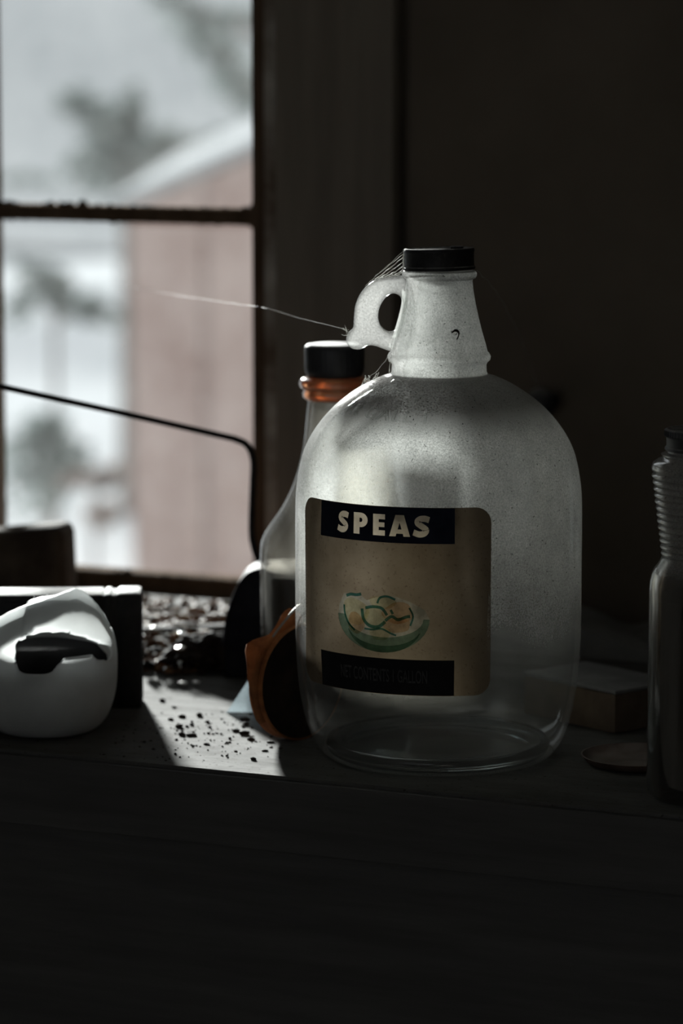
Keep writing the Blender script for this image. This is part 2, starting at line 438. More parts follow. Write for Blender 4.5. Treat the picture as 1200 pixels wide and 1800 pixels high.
# casing boards round the window
tag(box('trim_1', (-0.290, -0.2015, .408, .430, 0.001, 0.90), M['casing'], None, .003), 'dark flat casing board right of the window', 'trim', kind='structure')
tag(box('trim_2', (-1.09, -0.998, .408, .430, 0.001, 0.90), M['casing'], None, .003), 'dark flat casing board left of the window', 'trim', kind='structure')
tag(box('trim_3', (-0.998, -0.290, .408, .430, .812, 0.90), M['casing'], None, .003), 'dark flat casing board above the window', 'trim', kind='structure')
M['bead'] = solid('lit_bead_paint', (.16, .12, .09), (.50, .47, .43), 16, .8, stretch=(1, 1, 1.2), bump=.3, spec=.1)  # made paler than the sash to paint in a lit edge
tag(box('trim_4', (-0.304, -0.2915, .420, .4295, 0.001, 0.812), M['bead'], None, .002), 'narrow stop bead beside the window sash, painted as if lit', 'trim', kind='structure')
# corner board where the casing meets the wall boards
tag(box('trim_5', (-0.1935, 1.2, .416, .430, 0.001, 1.6), M['wall'], None, .002), 'dark wall panel right of the casing', 'trim', kind='structure')

# ------------------------------------------------------------------ outdoors
def ground():
    bm = bmesh.new()
    nx, ny = 60, 60
    g = []
    for j in range(ny + 1):
        row = []
        y = .9 + (j / ny) ** 1.7 * 21.1
        for i in range(nx + 1):
            x = -1 + (i / nx - .62) * (8 + y * 1.6)
            z = -1.95 + max(0, y - 8) * .055 + .16 * noise.noise(Vector((x * .35, y * .35, 0)))
            row.append(bm.verts.new((x, y, z)))
        g.append(row)
    for j in range(ny):
        for i in range(nx):
            bm.faces.new((g[j][i], g[j][i + 1], g[j + 1][i + 1], g[j + 1][i]))
    return build('snowy_ground', bm, M['snow'], smooth=True)
tag(ground(), 'pale thinly snowed ground beyond the window', 'ground', kind='structure')
M['hill'] = solid('misty_hillside', (.29, .302, .31), (.335, .345, .352), .12, 1.0, bump=0, spec=0)
bm = bmesh.new()
hv = []
for j in range(25):
    y = 21.5 + 4.5 * j; row = []
    for i in range(41):
        x = -190 + 7.5 * i
        row.append(bm.verts.new((x, y, -1.25 + (y - 21.5) * .085 + 1.2 * noise.noise(Vector((x * .03, y * .03, 5))))))
    hv.append(row)
for j in range(24):
    for i in range(40): bm.faces.new((hv[j][i], hv[j][i + 1], hv[j + 1][i + 1], hv[j + 1][i]))
tag(build('hillside', bm, M['hill'], smooth=True), 'pale misty hillside beyond the shed', 'hillside', kind='structure')
def gz(x, y): return -1.95 + max(0, y - 8) * .055 + .16 * noise.noise(Vector((x * .35, y * .35, 0)))

# shed with a gable end of faded boards, turned to face the window
shed = tag(empty('shed', (-3.509, 6.341, -1.95), (0, 0, R(24))), 'faded red board shed with a snowy gable roof outside the window', 'shed')
SW, SE, SR, SDp = 3.6, 1.91, 1.91 + 1.8 * .42, 4.0
bm = bmesh.new()
pr = [(0, -.3), (SW, -.3), (SW, SE), (SW / 2, SR), (0, SE)]
f0 = [bm.verts.new((x, .02, z)) for x, z in pr]; f1 = [bm.verts.new((x, SDp, z)) for x, z in pr]
bm.faces.new(f0); bm.faces.new(f1[::-1])
for k in range(5): bm.faces.new((f0[k], f1[k], f1[(k + 1) % 5], f0[(k + 1) % 5]))
build('wall', bm, M['siding'], shed)
rnd = random.Random(3)
nb = 18
for k in range(nb):
    x0 = k * SW / nb + .004; x1 = (k + 1) * SW / nb - .004
    top = lambda x: SE + .42 * (x if x < SW / 2 else SW - x) - .01
    d = rnd.uniform(-.004, .006)
    bm = bmesh.new()
    q = [(x0, -.3), (x1, -.3), (x1, top(x1)), (x0, top(x0))]
    a = [bm.verts.new((x, -.015 - d, z)) for x, z in q]; b = [bm.verts.new((x, .02, z)) for x, z in q]
    bm.faces.new(a); bm.faces.new(b[::-1])
    for i in range(4): bm.faces.new((a[i], b[i], b[(i + 1) % 4], a[(i + 1) % 4]))
    build('siding_board', bm, M['siding'], shed)
for s in (0, 1):
    bm = bmesh.new()
    pts = [(-.06, SE - .025), (SW / 2, SR), (SW / 2, SR + .035), (-.06, SE + .010)]
    if s: pts = [(SW - x, z) for x, z in pts]
    a = [bm.verts.new((x, -.03, z)) for x, z in pts]; b = [bm.verts.new((x, SDp + .1, z)) for x, z in pts]
    bm.faces.new(a); bm.faces.new(b[::-1])
    for i in range(4): bm.faces.new((a[i], b[i], b[(i + 1) % 4], a[(i + 1) % 4]))
    build('roof', bm, M['roofsnow'], shed)

def foliage(bm, c, rx, rz, n, rnd, size, squash=1.0):
    for _ in range(n):
        while True:
            p = Vector((rnd.uniform(-1, 1), rnd.uniform(-1, 1), rnd.uniform(-1, 1)))
            if p.length < 1: break
        q = Vector((c[0] + p.x * rx, c[1] + p.y * rx * .6, c[2] + p.z * rz))
        s = size * rnd.uniform(.6, 1.4)
        a = Vector((rnd.gauss(0, 1), rnd.gauss(0, 1), rnd.gauss(0, .7))).normalized()
        b = a.cross(Vector((rnd.gauss(0, 1), rnd.gauss(0, 1), rnd.gauss(0, 1)))).normalized()
        vs_ = [bm.verts.new(q + a * s), bm.verts.new(q + b * s * .35), bm.verts.new(q - a * s), bm.verts.new(q - b * s * .35)]
        bm.faces.new(vs_)

def tree(name, base, blobs, limbs, label, cat, mat, seed, size=.03):
    """blobs: (dx, dy, z, rx, rz, n); limbs: (points, r0, r1); z above bench level, None is the ground"""
    rnd = random.Random(seed)
    g0 = gz(*base)
    t = tag(empty(name, (base[0], base[1], g0), (0, 0, R(24))), label, cat)
    bm = bmesh.new()
    for pts, r0, r1 in limbs:
        cs = catmull([(x, y, -.05 if z is None else z - g0) for x, y, z in pts], 4)
        add_tube(bm, cs, [r0 + (r1 - r0) * i / (len(cs) - 1) for i in range(len(cs))], 6)
    build('trunk', bm, M['trunk'], t, smooth=True)
    bm = bmesh.new()
    for (x, y, z, rx, rz, n) in blobs: foliage(bm, (x, y, z - g0), rx * 1.1, rz * 1.1, n, rnd, size)
    build('foliage', bm, mat, t)
    return t

# trees and brush beyond the glass
tree('evergreen_tree', (-6.31, 11.66),
     [(-0.22, 0.00, 0.13, 0.091, 0.067, 130), (-0.09, 0.00, 0.04, 0.129, 0.103, 260), (0.03, 0.00, 0.07, 0.062, 0.129, 210), (-0.09, 0.00, -0.15, 0.176, 0.088, 330), (0.08, 0.00, -0.11, 0.155, 0.103, 330), (0.17, 0.00, -0.03, 0.072, 0.065, 110), (0.28, 0.00, -0.05, 0.155, 0.036, 120), (-0.43, 0.00, -0.22, 0.155, 0.034, 90), (0.49, 0.00, -0.02, 0.129, 0.031, 90), (0.00, 0.00, -0.25, 0.233, 0.036, 120)],
     [([(-0.01, 0, None), (0.00, 0, -0.48), (-0.01, 0, -0.17), (0.03, 0, 0.16)], 0.050, 0.012), ([(0.00, 0, -0.25), (-0.09, 0, -0.02), (-0.23, 0, 0.17)], 0.020, 0.006), ([(0.00, 0, -0.17), (0.19, 0, -0.09), (0.45, 0, -0.01)], 0.020, 0.006)],
     'grey-green evergreen clump left of the shed roof', 'tree', M['needles'], 11, 0.03)
tree('overhanging_tree', (-6.43, 13.80),
     [(-0.59, 0.00, 0.52, 0.117, 0.088, 110), (-0.45, 0.00, 0.40, 0.132, 0.117, 210), (-0.35, 0.00, 0.27, 0.132, 0.147, 240), (-0.28, 0.00, 0.13, 0.088, 0.103, 140), (-0.64, 0.00, 0.60, 0.147, 0.044, 90), (-0.38, 0.00, 0.53, 0.176, 0.047, 150), (-0.67, 0.00, 0.73, 0.176, 0.088, 140)],
     [([(0.00, 0, None), (-0.01, 0, -0.25), (-0.03, 0, 0.33), (-0.06, 0, 1.19)], 0.120, 0.050), ([(-0.02, 0, 0.27), (-0.23, 0, 0.46), (-0.47, 0, 0.55), (-0.76, 0, 0.66)], 0.045, 0.020), ([(-0.01, 0, 0.04), (-0.23, 0, 0.18), (-0.41, 0, 0.30), (-0.56, 0, 0.44)], 0.030, 0.010)],
     'dull green tree overhanging the top right of the window view', 'tree', M['brush'], 12, 0.034)
tree('winter_bush', (-5.17, 8.89),
     [(0.00, 0.00, -0.48, 0.087, 0.074, 230), (0.10, 0.00, -0.55, 0.103, 0.054, 170), (-0.07, 0.00, -0.43, 0.083, 0.037, 80), (-0.12, 0.00, -0.56, 0.062, 0.062, 80), (0.19, 0.00, -0.59, 0.083, 0.037, 70)],
     [([(0.00, 0, None), (0.01, 0, -0.68), (-0.00, 0, -0.45)], 0.020, 0.005), ([(0.00, 0, -0.64), (0.06, 0, -0.58), (0.12, 0, -0.54)], 0.012, 0.004)],
     'dark grey-green bush beside the shed, upper one in the lower pane', 'bush', M['needles'], 21, 0.026)
tree('winter_bush', (-4.69, 8.00),
     [(-0.01, 0.00, -0.89, 0.080, 0.064, 190), (-0.05, 0.00, -0.98, 0.114, 0.085, 230), (0.06, 0.00, -0.98, 0.085, 0.057, 130), (-0.05, 0.00, -1.09, 0.114, 0.095, 200)],
     [([(0.00, 0, None), (-0.01, 0, -1.17), (-0.01, 0, -0.86)], 0.020, 0.005)],
     'low grey-green bush at the bottom left of the window', 'bush', M['brush'], 22, 0.026)
tree('dry_brush', (-3.32, 5.77),
     [(-0.01, 0.00, -0.72, 0.072, 0.023, 170), (0.04, 0.00, -0.71, 0.026, 0.026, 60), (0.02, 0.00, -0.81, 0.038, 0.035, 70)],
     [([(0.00, 0, None), (0.00, 0, -0.80), (0.01, 0, -0.71)], 0.010, 0.004)],
     'reddish dry brush beside the shed corner', 'brush', M['twigs'], 23, 0.022)

# ------------------------------------------------------------------ workbench
bench = tag(empty('workbench', (0, -.086, 0)), 'long dusty plank workbench under the window', 'workbench')
BX0, BX1 = -1.45, 1.6
for i, (a, b, t) in enumerate(((-.086, .0875, 0), (.0905, .262, -.0006), (.265, .407, .0002))):
    o = box('plank', (BX0, BX1, a + .086, b + .086, -.03 + t, t), M['bench'], bench)
box('edge_strip', (BX0, BX1, -.005, -.0002, -.040, -.0020), M['apron'], bench)
box('front_apron', (BX0 + .02, BX1 - .02, .010, .034, -.32, -.0305), M['apron'], bench, .002)
box('back_rail', (BX0 + .02, BX1 - .02, .44, .47, -.14, -.0312), M['apron'], bench, .002)
for x in (BX0 + .06, BX1 - .14):
    for y in (.036, .36):
        box('leg', (x, x + .08, y, y + .08, Z0, -.0313), M['apron'], bench, .003)

# ------------------------------------------------------------------ the glass jug
JR = .078
CAMA = R(-67.7)                       # side of the jug that faces into the room
M['jug'] = thin_glass('dusty_jug_glass', film=.07, film_hi=.57, z0=.035, z1=.140, settle=.88, lo=.58, hi=.78, fcol=(.97, .97, .95), scol=(.20, .188, .178), trans=.84, gloss=.7, rough=.16)  # real dust, but its thinning downward also paints in the fall-off of light
M['jug_inner'] = thin_glass('clear_jug_glass', film=0, settle=0, gloss=.6)
M['jug_base'] = clear_glass('thick_base_glass', (.80, .83, .84))
M['cap'] = solid('black_cap_metal', (.010, .010, .012), (.022, .021, .022), 120, .5, 0.0, .2, dust=.9, spec=.3)
def label_mat():
    m, nt, out = nodes_of('aged_label_paper')
    a = noise_tex(nt, 28, 5, .65)
    c = mixcol(nt, ramp(nt, a, .3, .7), (.098, .073, .050), (.148, .117, .085))
    s = ramp(nt, noise_tex(nt, 620, 2, .6), .60, .70)
    c = mixcol(nt, math_n(nt, 'MULTIPLY', s, .6), c, (.07, .045, .03))
    d = N(nt, 'ShaderNodeBsdfDiffuse'); t = N(nt, 'ShaderNodeBsdfTranslucent'); L(nt, c, d.inputs[0]); L(nt, c, t.inputs[0])
    mx = N(nt, 'ShaderNodeMixShader'); mx.inputs[0].default_value = .5
    L(nt, d.outputs[0], mx.inputs[1]); L(nt, t.outputs[0], mx.inputs[2]); L(nt, mx.outputs[0], out.inputs[0])
    return m
M['label'] = label_mat()
def ink(name, c0, c1, t=.35): return solid(name, c0, c1, 90, .8, bump=0, trans=t, spec=.2)
M['navy'] = ink('navy_print', (.006, .009, .020), (.014, .018, .034), .12)
M['black_ink'] = ink('black_print', (.006, .006, .007), (.012, .012, .013), .1)
M['tan_ink'] = ink('tan_lettering', (.34, .285, .22), (.46, .39, .31), .55)
M['grey_ink'] = ink('grey_lettering', (.06, .06, .06), (.10, .10, .10), .3)
def filter_ink(name, c):
    """thin printing ink: tints the light that passes it on its way to and from the paper"""
    m, nt, out = nodes_of(name)
    t = N(nt, 'ShaderNodeBsdfTransparent')
    k = ramp(nt, noise_tex(nt, 160, 3, .6), .3, .7, (*c, 1), tuple(min(1, x * 1.25 + .03) for x in c) + (1,))
    L(nt, k, t.inputs[0]); L(nt, t.outputs[0], out.inputs[0]); return m
M['green_ink'] = filter_ink('green_print', (.30, .44, .38))
M['dgreen_ink'] = filter_ink('dark_green_print', (.30, .42, .36))
M['teal_ink'] = filter_ink('teal_print', (.10, .30, .30))
M['peach_ink'] = filter_ink('peach_print', (.80, .60, .46))
M['ivory_ink'] = filter_ink('ivory_print', (.86, .80, .62))
M['cream_ink'] = ink('cream_paper', (.085, .075, .058), (.19, .168, .135), .55)

jug = tag(empty('glass_jug', (0, 0, 0)), 'large dusty clear glass gallon jug with finger-ring handle and old paper label', 'jug')
outer_key = [(0, .0035), (.030, .0030), (.052, .0012), (.0575, 0), (.0625, .0020), (.0665, .0068), (.0705, .0145), (.0738, .0260), (.0762, .0400), (.0775, .0560), (.078, .0720),
             (.078, .105), (.078, .134), (.0772, .150), (.0742, .1655), (.0694, .1765), (.0615, .1873), (.0520, .1963), (.0405, .2040), (.0310, .2085)]
outer = [Vector(outer_key[0])] + catmull(outer_key[1:], 4)
neck = [(.0266, .2098), (.0258, .2112), (.0256, .2150), (.0262, .2164), (.0277, .2178), (.0280, .2196), (.0272, .2212), (.0262, .2222), (.0252, .2262), (.0232, .2330), (.0214, .2400), (.0196, .2480),
        (.0184, .2550), (.0179, .2600), (.0180, .2612), (.0196, .2620), (.0202, .2632), (.0202, .2646), (.0194, .2658), (.0174, .2664), (.0170, .2675), (.0170, .2755), (.0162, .2765)]
inner = [(.0138, .2762), (.0134, .2700), (.0142, .2600), (.0150, .2540), (.0180, .2400), (.0214, .2270), (.0226, .2190), (.0226, .2110), (.0252, .2068), (.0380, .2012), (.0500, .1930), (.0592, .1842), (.0664, .1740), (.0712, .1635), (.0741, .1490),
         (.0749, .134), (.0749, .105), (.0749, .072), (.0744, .056), (.0730, .040), (.0704, .0275), (.0664, .0170), (.0610, .0105), (.0540, .0075), (.030, .0080), (0, .0086)]
prof = [(v[0], v[1]) for v in outer] + neck + [(v[0], v[1]) for v in catmull(inner[:8], 2)][:-1] + [(v[0], v[1]) for v in catmull(inner[7:-1], 3)] + [inner[-1]]
bm = bmesh.new()
def wob(r, z, a):   # hand-blown unevenness
    return r * (1 + .0016 * noise.noise(Vector((math.cos(a) * 1.6, math.sin(a) * 1.6, z * 26)))) if .03 < z < .2 else r
add_lathe(bm, prof, 128, wob)
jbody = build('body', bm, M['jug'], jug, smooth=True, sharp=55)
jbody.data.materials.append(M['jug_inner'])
for p in jbody.data.polygons:      # the inside of the wall is free of dust
    c = p.center; rad = math.hypot(c.x, c.y)
    if Vector((c.x, c.y, 0)).dot(p.normal) < -1e-5 and c.z > .006 or (rad < .066 and .006 < c.z < .012 and p.normal.z > .3): p.material_index = 1

bm = bmesh.new()                      # thick pressed base inside the thin wall
add_lathe(bm, [(0, .0042), (.030, .0038), (.050, .0022), (.0568, .0012), (.0600, .0030), (.0618, .0070), (.0600, .0098), (.0560, .0088), (.052, .0074), (.030, .0079), (0, .0084)], 128)
build('thick_base', bm, M['jug_base'], jug, smooth=True)

def out_r(z):
    pts = [(v[1], v[0]) for v in outer[8:]]
    for (z0, r0), (z1, r1) in zip(pts, pts[1:]):
        if z0 <= z <= z1: return r0 + (r1 - r0) * (z - z0) / max(1e-9, z1 - z0)
    return pts[-1][1]

# faint raised lettering on the shoulder
bm = text_bm('R GALL I', .0105, .0001, 1.0, 1.25, .0002)
for v in bm.verts:
    zz = .1925 + v.co.y * .72 - .0004 * v.co.x / .01
    r = out_r(zz) + (.00022 if v.co.z > 0 else -.0008)
    a = CAMA + R(-31) + v.co.x / .056
    v.co = Vector((r * math.cos(a), r * math.sin(a), zz + .0003))
M['relief'] = thin_glass('raised_glass', film=.06, settle=0, gloss=1.0, rough=.2, grit_amt=0)
build('embossed_lettering', bm, M['relief'], jbody)

# finger-ring handle, outline (s, z) in mm, s measured from the jug's axis
h_out = [(-18.5, 262), (-26, 262.6), (-34, 261), (-41, 255.5), (-45, 248), (-46, 240), (-46.5, 235), (-49.5, 231.5), (-50, 227), (-47, 223.8), (-42.5, 223.4), (-38.5, 225.4), (-34.5, 225.2), (-30, 223.6), (-26.5, 222.6), (-24, 224.5), (-20, 236), (-17, 250)]
h_in = [(-20.5, 251), (-24.5, 253.6), (-28.5, 251.8), (-32, 246.5), (-33, 240.5), (-31.5, 235.8), (-28, 233), (-24.5, 233.3), (-22.4, 236), (-20.8, 243)]
def curve_plate(rings, extrude, bevel, close_n=5):
    cu = bpy.data.curves.new('outline_source', 'CURVE'); cu.dimensions = '2D'; cu.fill_mode = 'BOTH'
    cu.extrude = extrude; cu.bevel_depth = bevel; cu.bevel_resolution = 3; cu.offset = -bevel
    for ring in rings:
        cl = catmull([ring[-1]] + list(ring) + [ring[0], ring[1]], close_n)[close_n:-close_n]
        cl = cl[:-1]
        sp = cu.splines.new('POLY'); sp.points.add(len(cl) - 1); sp.use_cyclic_u = True
        for p, c in zip(sp.points, cl): p.co = (c[0], c[1], 0, 1)
    o = bpy.data.objects.new('outline_source', cu); COL.objects.link(o)
    dg = bpy.context.evaluated_depsgraph_get(); dg.update()
    me = bpy.data.meshes.new_from_object(o.evaluated_get(dg))
    bm = bmesh.new(); bm.from_mesh(me)
    bpy.data.objects.remove(o); bpy.data.curves.remove(cu); bpy.data.meshes.remove(me)
    bmesh.ops.remove_doubles(bm, verts=bm.verts, dist=1e-6)
    return bm
bm = curve_plate([[(a / 1000, b / 1000) for a, b in h_out], [(a / 1000, b / 1000) for a, b in h_in]], .0022, .0032)
ra = CAMA + R(90)
rv = Vector((math.cos(ra), math.sin(ra), 0)); nv = Vector((math.cos(CAMA), math.sin(CAMA), 0))
for v in bm.verts:
    v.co = rv * v.co.x + Vector((0, 0, v.co.y)) + nv * v.co.z
M['handle'] = thin_glass('dusty_handle_glass', film=.115, settle=.3, fcol=(.93, .93, .91), trans=.72, grit_amt=.4)
build('handle', bm, M['handle'], jug, smooth=True, sharp=50)

# screw cap
bm = bmesh.new()
add_lathe(bm, [(.0172, .0002), (.0186, 0), (.0194, .0006), (.0194, .0016), (.0188, .0022), (.0188, .0090), (.0191, .0096), (.0192, .0106), (.0187, .0116), (.0176, .0118), (.0166, .0112), (0, .0112)], 96)
capo = build('cap', bm, M['cap'], jug, smooth=True, sharp=35, loc=(0, 0, .2662), rot=(R(-.4), R(-1.6), 0))
bm = bmesh.new()
add_box(bm, -.0035, .0035, -.003, .003, 0, .0016, .0006)
build('bent_lip', bm, M['cap'], capo, smooth=True, loc=(.0118 * math.cos(ra) - .006 * math.sin(ra), .0118 * math.sin(ra), .0111), rot=(0, 0, ra))

# paper label, laid out flat as (u = arc length, v = height) in metres and wrapped on the wall
def az(px): return math.asin(max(-1, min(1, (px - 771) / 254.0)))
def wrap(bm, off, thick=0.0, step=.003):
    us = [v.co.x for v in bm.verts]; u = math.floor(min(us) / step) * step + step
    while u < max(us):
        bmesh.ops.bisect_plane(bm, geom=bm.verts[:] + bm.edges[:] + bm.faces[:], plane_co=(u, 0, 0), plane_no=(1, 0, 0))
        u += step
    for v in bm.verts:
        a = CAMA + v.co.x / JR; zz = v.co.y
        r = max(out_r(zz), .0) + off
        v.co = Vector((r * math.cos(a), r * math.sin(a), zz))
    return bm
def poly_bm(pts):
    bm = bmesh.new(); f = bm.faces.new([bm.verts.new((x, y, 0)) for x, y in pts]); return bm
def rrect(u0, u1, v0, v1, r, n=6):
    pts = []
    for cx, cy, a0 in ((u1 - r, v1 - r, 0), (u0 + r, v1 - r, 90), (u0 + r, v0 + r, 180), (u1 - r, v0 + r, 270)):
        for k in range(n + 1):
            a = R(a0 + 90 * k / n); pts.append((cx + r * math.cos(a), cy + r * math.sin(a)))
    return pts
U = lambda px: az(px) * JR
def flat_print(name, pts, mat, off, parent):
    bm = wrap(poly_bm(pts), off)
    return build(name, bm, mat, parent, smooth=True)
# heavy capitals as closed outlines on a 0..1 square: (outer, counters)
def arc(cx, cy, rx, ry, a0, a1, n=10):
    return [(cx + rx * math.cos(R(a0 + (a1 - a0) * k / n)), cy + ry * math.sin(R(a0 + (a1 - a0) * k / n))) for k in range(n + 1)]
def bm_strip(quads):
    bm = bmesh.new()
    for q in quads: bm.faces.new([bm.verts.new((x, y, 0)) for x, y in q])
    return bm
def sides(center, w):
    Ls = []; Rs = []
    for i, p in enumerate(center):
        a = Vector(center[max(i - 1, 0)]); b = Vector(center[min(i + 1, len(center) - 1)])
        d = (b - a).normalized(); n_ = Vector((-d.y, d.x)); ww = w[i] if isinstance(w, list) else w
        Ls.append(tuple(Vector(p) + n_ * ww)); Rs.append(tuple(Vector(p) - n_ * ww))
    return Ls, Rs
def stroke(center, w):
    Ls, Rs = sides(center, w)
    return [[Ls[i], Rs[i], Rs[i + 1], Ls[i + 1]] for i in range(len(center) - 1)]
def letter(ch):
    if ch == 'S':
        c = [tuple(v[:2]) for v in catmull([(.92, .80, 0), (.68, .86, 0), (.40, .83, 0), (.25, .69, 0), (.42, .555, 0), (.60, .46, 0), (.78, .32, 0), (.64, .17, 0), (.36, .13, 0), (.06, .22, 0)], 4)]
        l, r = sides(c, .145)
        return [l + r[::-1]]
    if ch == 'P':
        return [[(.06, 0), (.45, 0), (.45, .32)] + arc(.52, .66, .44, .34, -90, 90, 12) + [(.06, 1)], [(.45, .76)] + arc(.52, .66, .10, .10, 90, -90, 8) + [(.45, .56)]]
    if ch == 'E':
        return [[(.08, 0), (.94, 0), (.94, .25), (.50, .25), (.50, .40), (.90, .40), (.90, .62), (.50, .62), (.50, .76), (.94, .76), (.94, 1), (.08, 1)]]
    if ch == 'A':
        return [[(-.04, 0), (.30, 0), (.335, .13), (.665, .13), (.70, 0), (1.04, 0), (.72, 1), (.28, 1)], [(.40, .33), (.60, .33), (.50, .64)]]
def fill_rings(rings):
    """flat filled outline with holes, islands alternate"""
    cu = bpy.data.curves.new('outline_source', 'CURVE'); cu.dimensions = '2D'; cu.fill_mode = 'BOTH'
    for ring in rings:
        sp = cu.splines.new('POLY'); sp.points.add(len(ring) - 1); sp.use_cyclic_u = True
        for p, c in zip(sp.points, ring): p.co = (c[0] * 100, c[1] * 100, 0, 1)
    o = bpy.data.objects.new('outline_source', cu); COL.objects.link(o)
    dg = bpy.context.evaluated_depsgraph_get(); dg.update()
    me = bpy.data.meshes.new_from_object(o.evaluated_get(dg))
    bm = bmesh.new(); bm.from_mesh(me)
    bpy.data.objects.remove(o); bpy.data.curves.remove(cu); bpy.data.meshes.remove(me)
    for v in bm.verts: v.co *= .01; v.co.z = 0
    bmesh.ops.remove_doubles(bm, verts=bm.verts, dist=1e-6)
    return bm
glyphs = []
for ch, a, b in (('S', 598, 619), ('P', 625, 652), ('E', 658, 682), ('A', 689, 722), ('S', 727, 758)):
    u0, u1 = U(a), U(b)
    glyphs.append([[(u0 + x * (u1 - u0), .1320 + y * .0113) for x, y in ring] for ring in letter(ch)])
all_g = [r for g in glyphs for r in g]
uc = (U(600) + U(757)) / 2; uw = (U(757) - U(600)) / 2
bowl_ring = arc(uc, .0885, uw, .0185, 180, 360, 20) + [(uc + uw * .90, .0935), (uc + uw * .62, .0975), (uc + uw * .30, .1002), (uc - uw * .05, .0995), (uc - uw * .30, .0970), (uc - uw * .48, .1002), (uc - uw * .85, .0995), (uc - uw * .97, .0935)]
lab = build('label', wrap(fill_rings([rrect(U(539), U(861), .0475, .1475, .0085)] + all_g + [bowl_ring]), .00025), M['label'], jug, smooth=True)
build('header_band', wrap(fill_rings([[(U(569), .1285), (U(799), .1285), (U(799), .1473), (U(569), .1473)]] + all_g), .00045), M['navy'], lab, smooth=True)
flat_print('footer_band', [(U(569), .0477), (U(799), .0477), (U(799), .0668), (U(569), .0668)], M['black_ink'], .00045, lab)
for g in glyphs:
    build('letter', wrap(fill_rings(g), .00025), M['tan_ink'], lab, smooth=True)
bm = text_bm('NET CONTENTS 1 GALLON', .0088, .0001, .50, 1.02)
us = [v.co.x for v in bm.verts]; w = max(us) - min(us); mid = (max(us) + min(us)) / 2
ys = [v.co.y for v in bm.verts]; hh = max(ys) - min(ys); my = (max(ys) + min(ys)) / 2
for v in bm.verts:
    v.co.x = (v.co.x - mid) * (U(753) - U(604)) / w + (U(753) + U(604)) / 2
    v.co.y = (v.co.y - my) * .0070 / hh + .0577
build('contents_lettering', wrap(bm, .0006, step=.0015), M['grey_ink'], lab)

# printed bowl heaped with fruit
flat_print('printed_bowl', bowl_ring, M['cream_ink'], .00025, lab)
flat_print('printed_bowl_glaze', arc(uc, .0885, uw, .0185, 180, 360, 20) + arc(uc + .001, .0885, uw * .84, .0105, 360, 180, 16), M['green_ink'], .00045, lab)
pts = arc(uc + .001, .0848, uw * .80, .0150, 195, 345, 16) + arc(uc + .001, .0835, uw * .78, .0100, 345, 195, 16)
flat_print('printed_bowl_shade', pts, M['dgreen_ink'], .00055, lab)
def blob(name, u, v, ru, rv, mat, off, seed=0):
    p = [(uc + u + ru * math.cos(k * .3142) * (1 + .12 * math.sin(3 * k * .3142 + seed)), v + rv * math.sin(k * .3142) * (1 + .12 * math.cos(2 * k * .3142 + seed))) for k in range(20)]
    return flat_print(name, p, mat, off, lab)
blob('printed_fruit', -.0150, .0905, .0080, .0075, M['ivory_ink'], .00060, 1)
blob('printed_fruit', -.0145, .0845, .0052, .0055, M['peach_ink'], .00072, 2)
blob('printed_fruit', -.0035, .0885, .0065, .0052, M['ivory_ink'], .00072, 3)
blob('printed_fruit', .0100, .0915, .0085, .0055, M['peach_ink'], .00060, 4)
blob('printed_fruit', .0095, .0850, .0075, .0042, M['peach_ink'], .00072, 5)
blob('printed_fruit', .0000, .0800, .0060, .0040, M['ivory_ink'], .00072, 6)
blob('printed_fruit', .0010, .0965, .0075, .0035, M['ivory_ink'], .00066, 7)
def line(pts, w=.00045):
    c = [tuple(v) for v in catmull([(uc + a, b) for a, b in pts], 5)]
    build('printed_line', wrap(bm_strip(stroke(c, w)), .0009, step=.002), M['teal_ink'], lab)
line([(-.0205, .0985), (-.0175, .0995), (-.0140, .0995), (-.0110, .1002)], .0008)
line([(-.0220, .0935), (-.0215, .0890), (-.0190, .0840), (-.0150, .0805)], .0006)
line([(-.0105, .0925), (-.0095, .0870), (-.0060, .0838), (-.0010, .0835), (.0030, .0865)], .0009)
line([(-.0085, .0930), (-.0040, .0940), (.0010, .0935), (.0040, .0900)], .0008)
line([(-.0015, .0960), (.0000, .0990), (.0040, .1000), (.0085, .0985)], .0006)
line([(.0030, .0870), (.0065, .0895), (.0100, .0880), (.0140, .0895), (.0165, .0900)], .0008)
line([(.0160, .0945), (.0180, .0900), (.0165, .0850)], .0005)
line([(-.0090, .0820), (-.0040, .0818), (.0010, .0826), (.0060, .0805), (.0090, .0795)], .0005)
line([(.0060, .0930), (.0072, .0908)], .0007)

# tiny curled husk stuck to the neck
M['husk'] = solid('dark_husk', (.010, .008, .006), (.03, .022, .016), 300, .8)
bm = bmesh.new()
hc = []
for (s, zz) in ((6.5, 234.0), (8.0, 235.2), (9.4, 235.0), (10.2, 233.8), (10.0, 232.0), (9.3, 230.6)):
    rr = .0252 + (.2262 - zz / 1000) * .36
    a = CAMA + math.asin(min(.99, s / 1000 / rr))
    hc.append(((rr + .0004) * math.cos(a), (rr + .0004) * math.sin(a), zz / 1000))
add_tube(bm, catmull(hc, 4), [.0003 + .0005 * math.sin(math.pi * min(1, i / 14)) for i in range(21)], 6)
tag(build('insect_husk', bm, M['husk'], smooth=True), 'tiny dark curled husk stuck to the jug neck', 'husk')

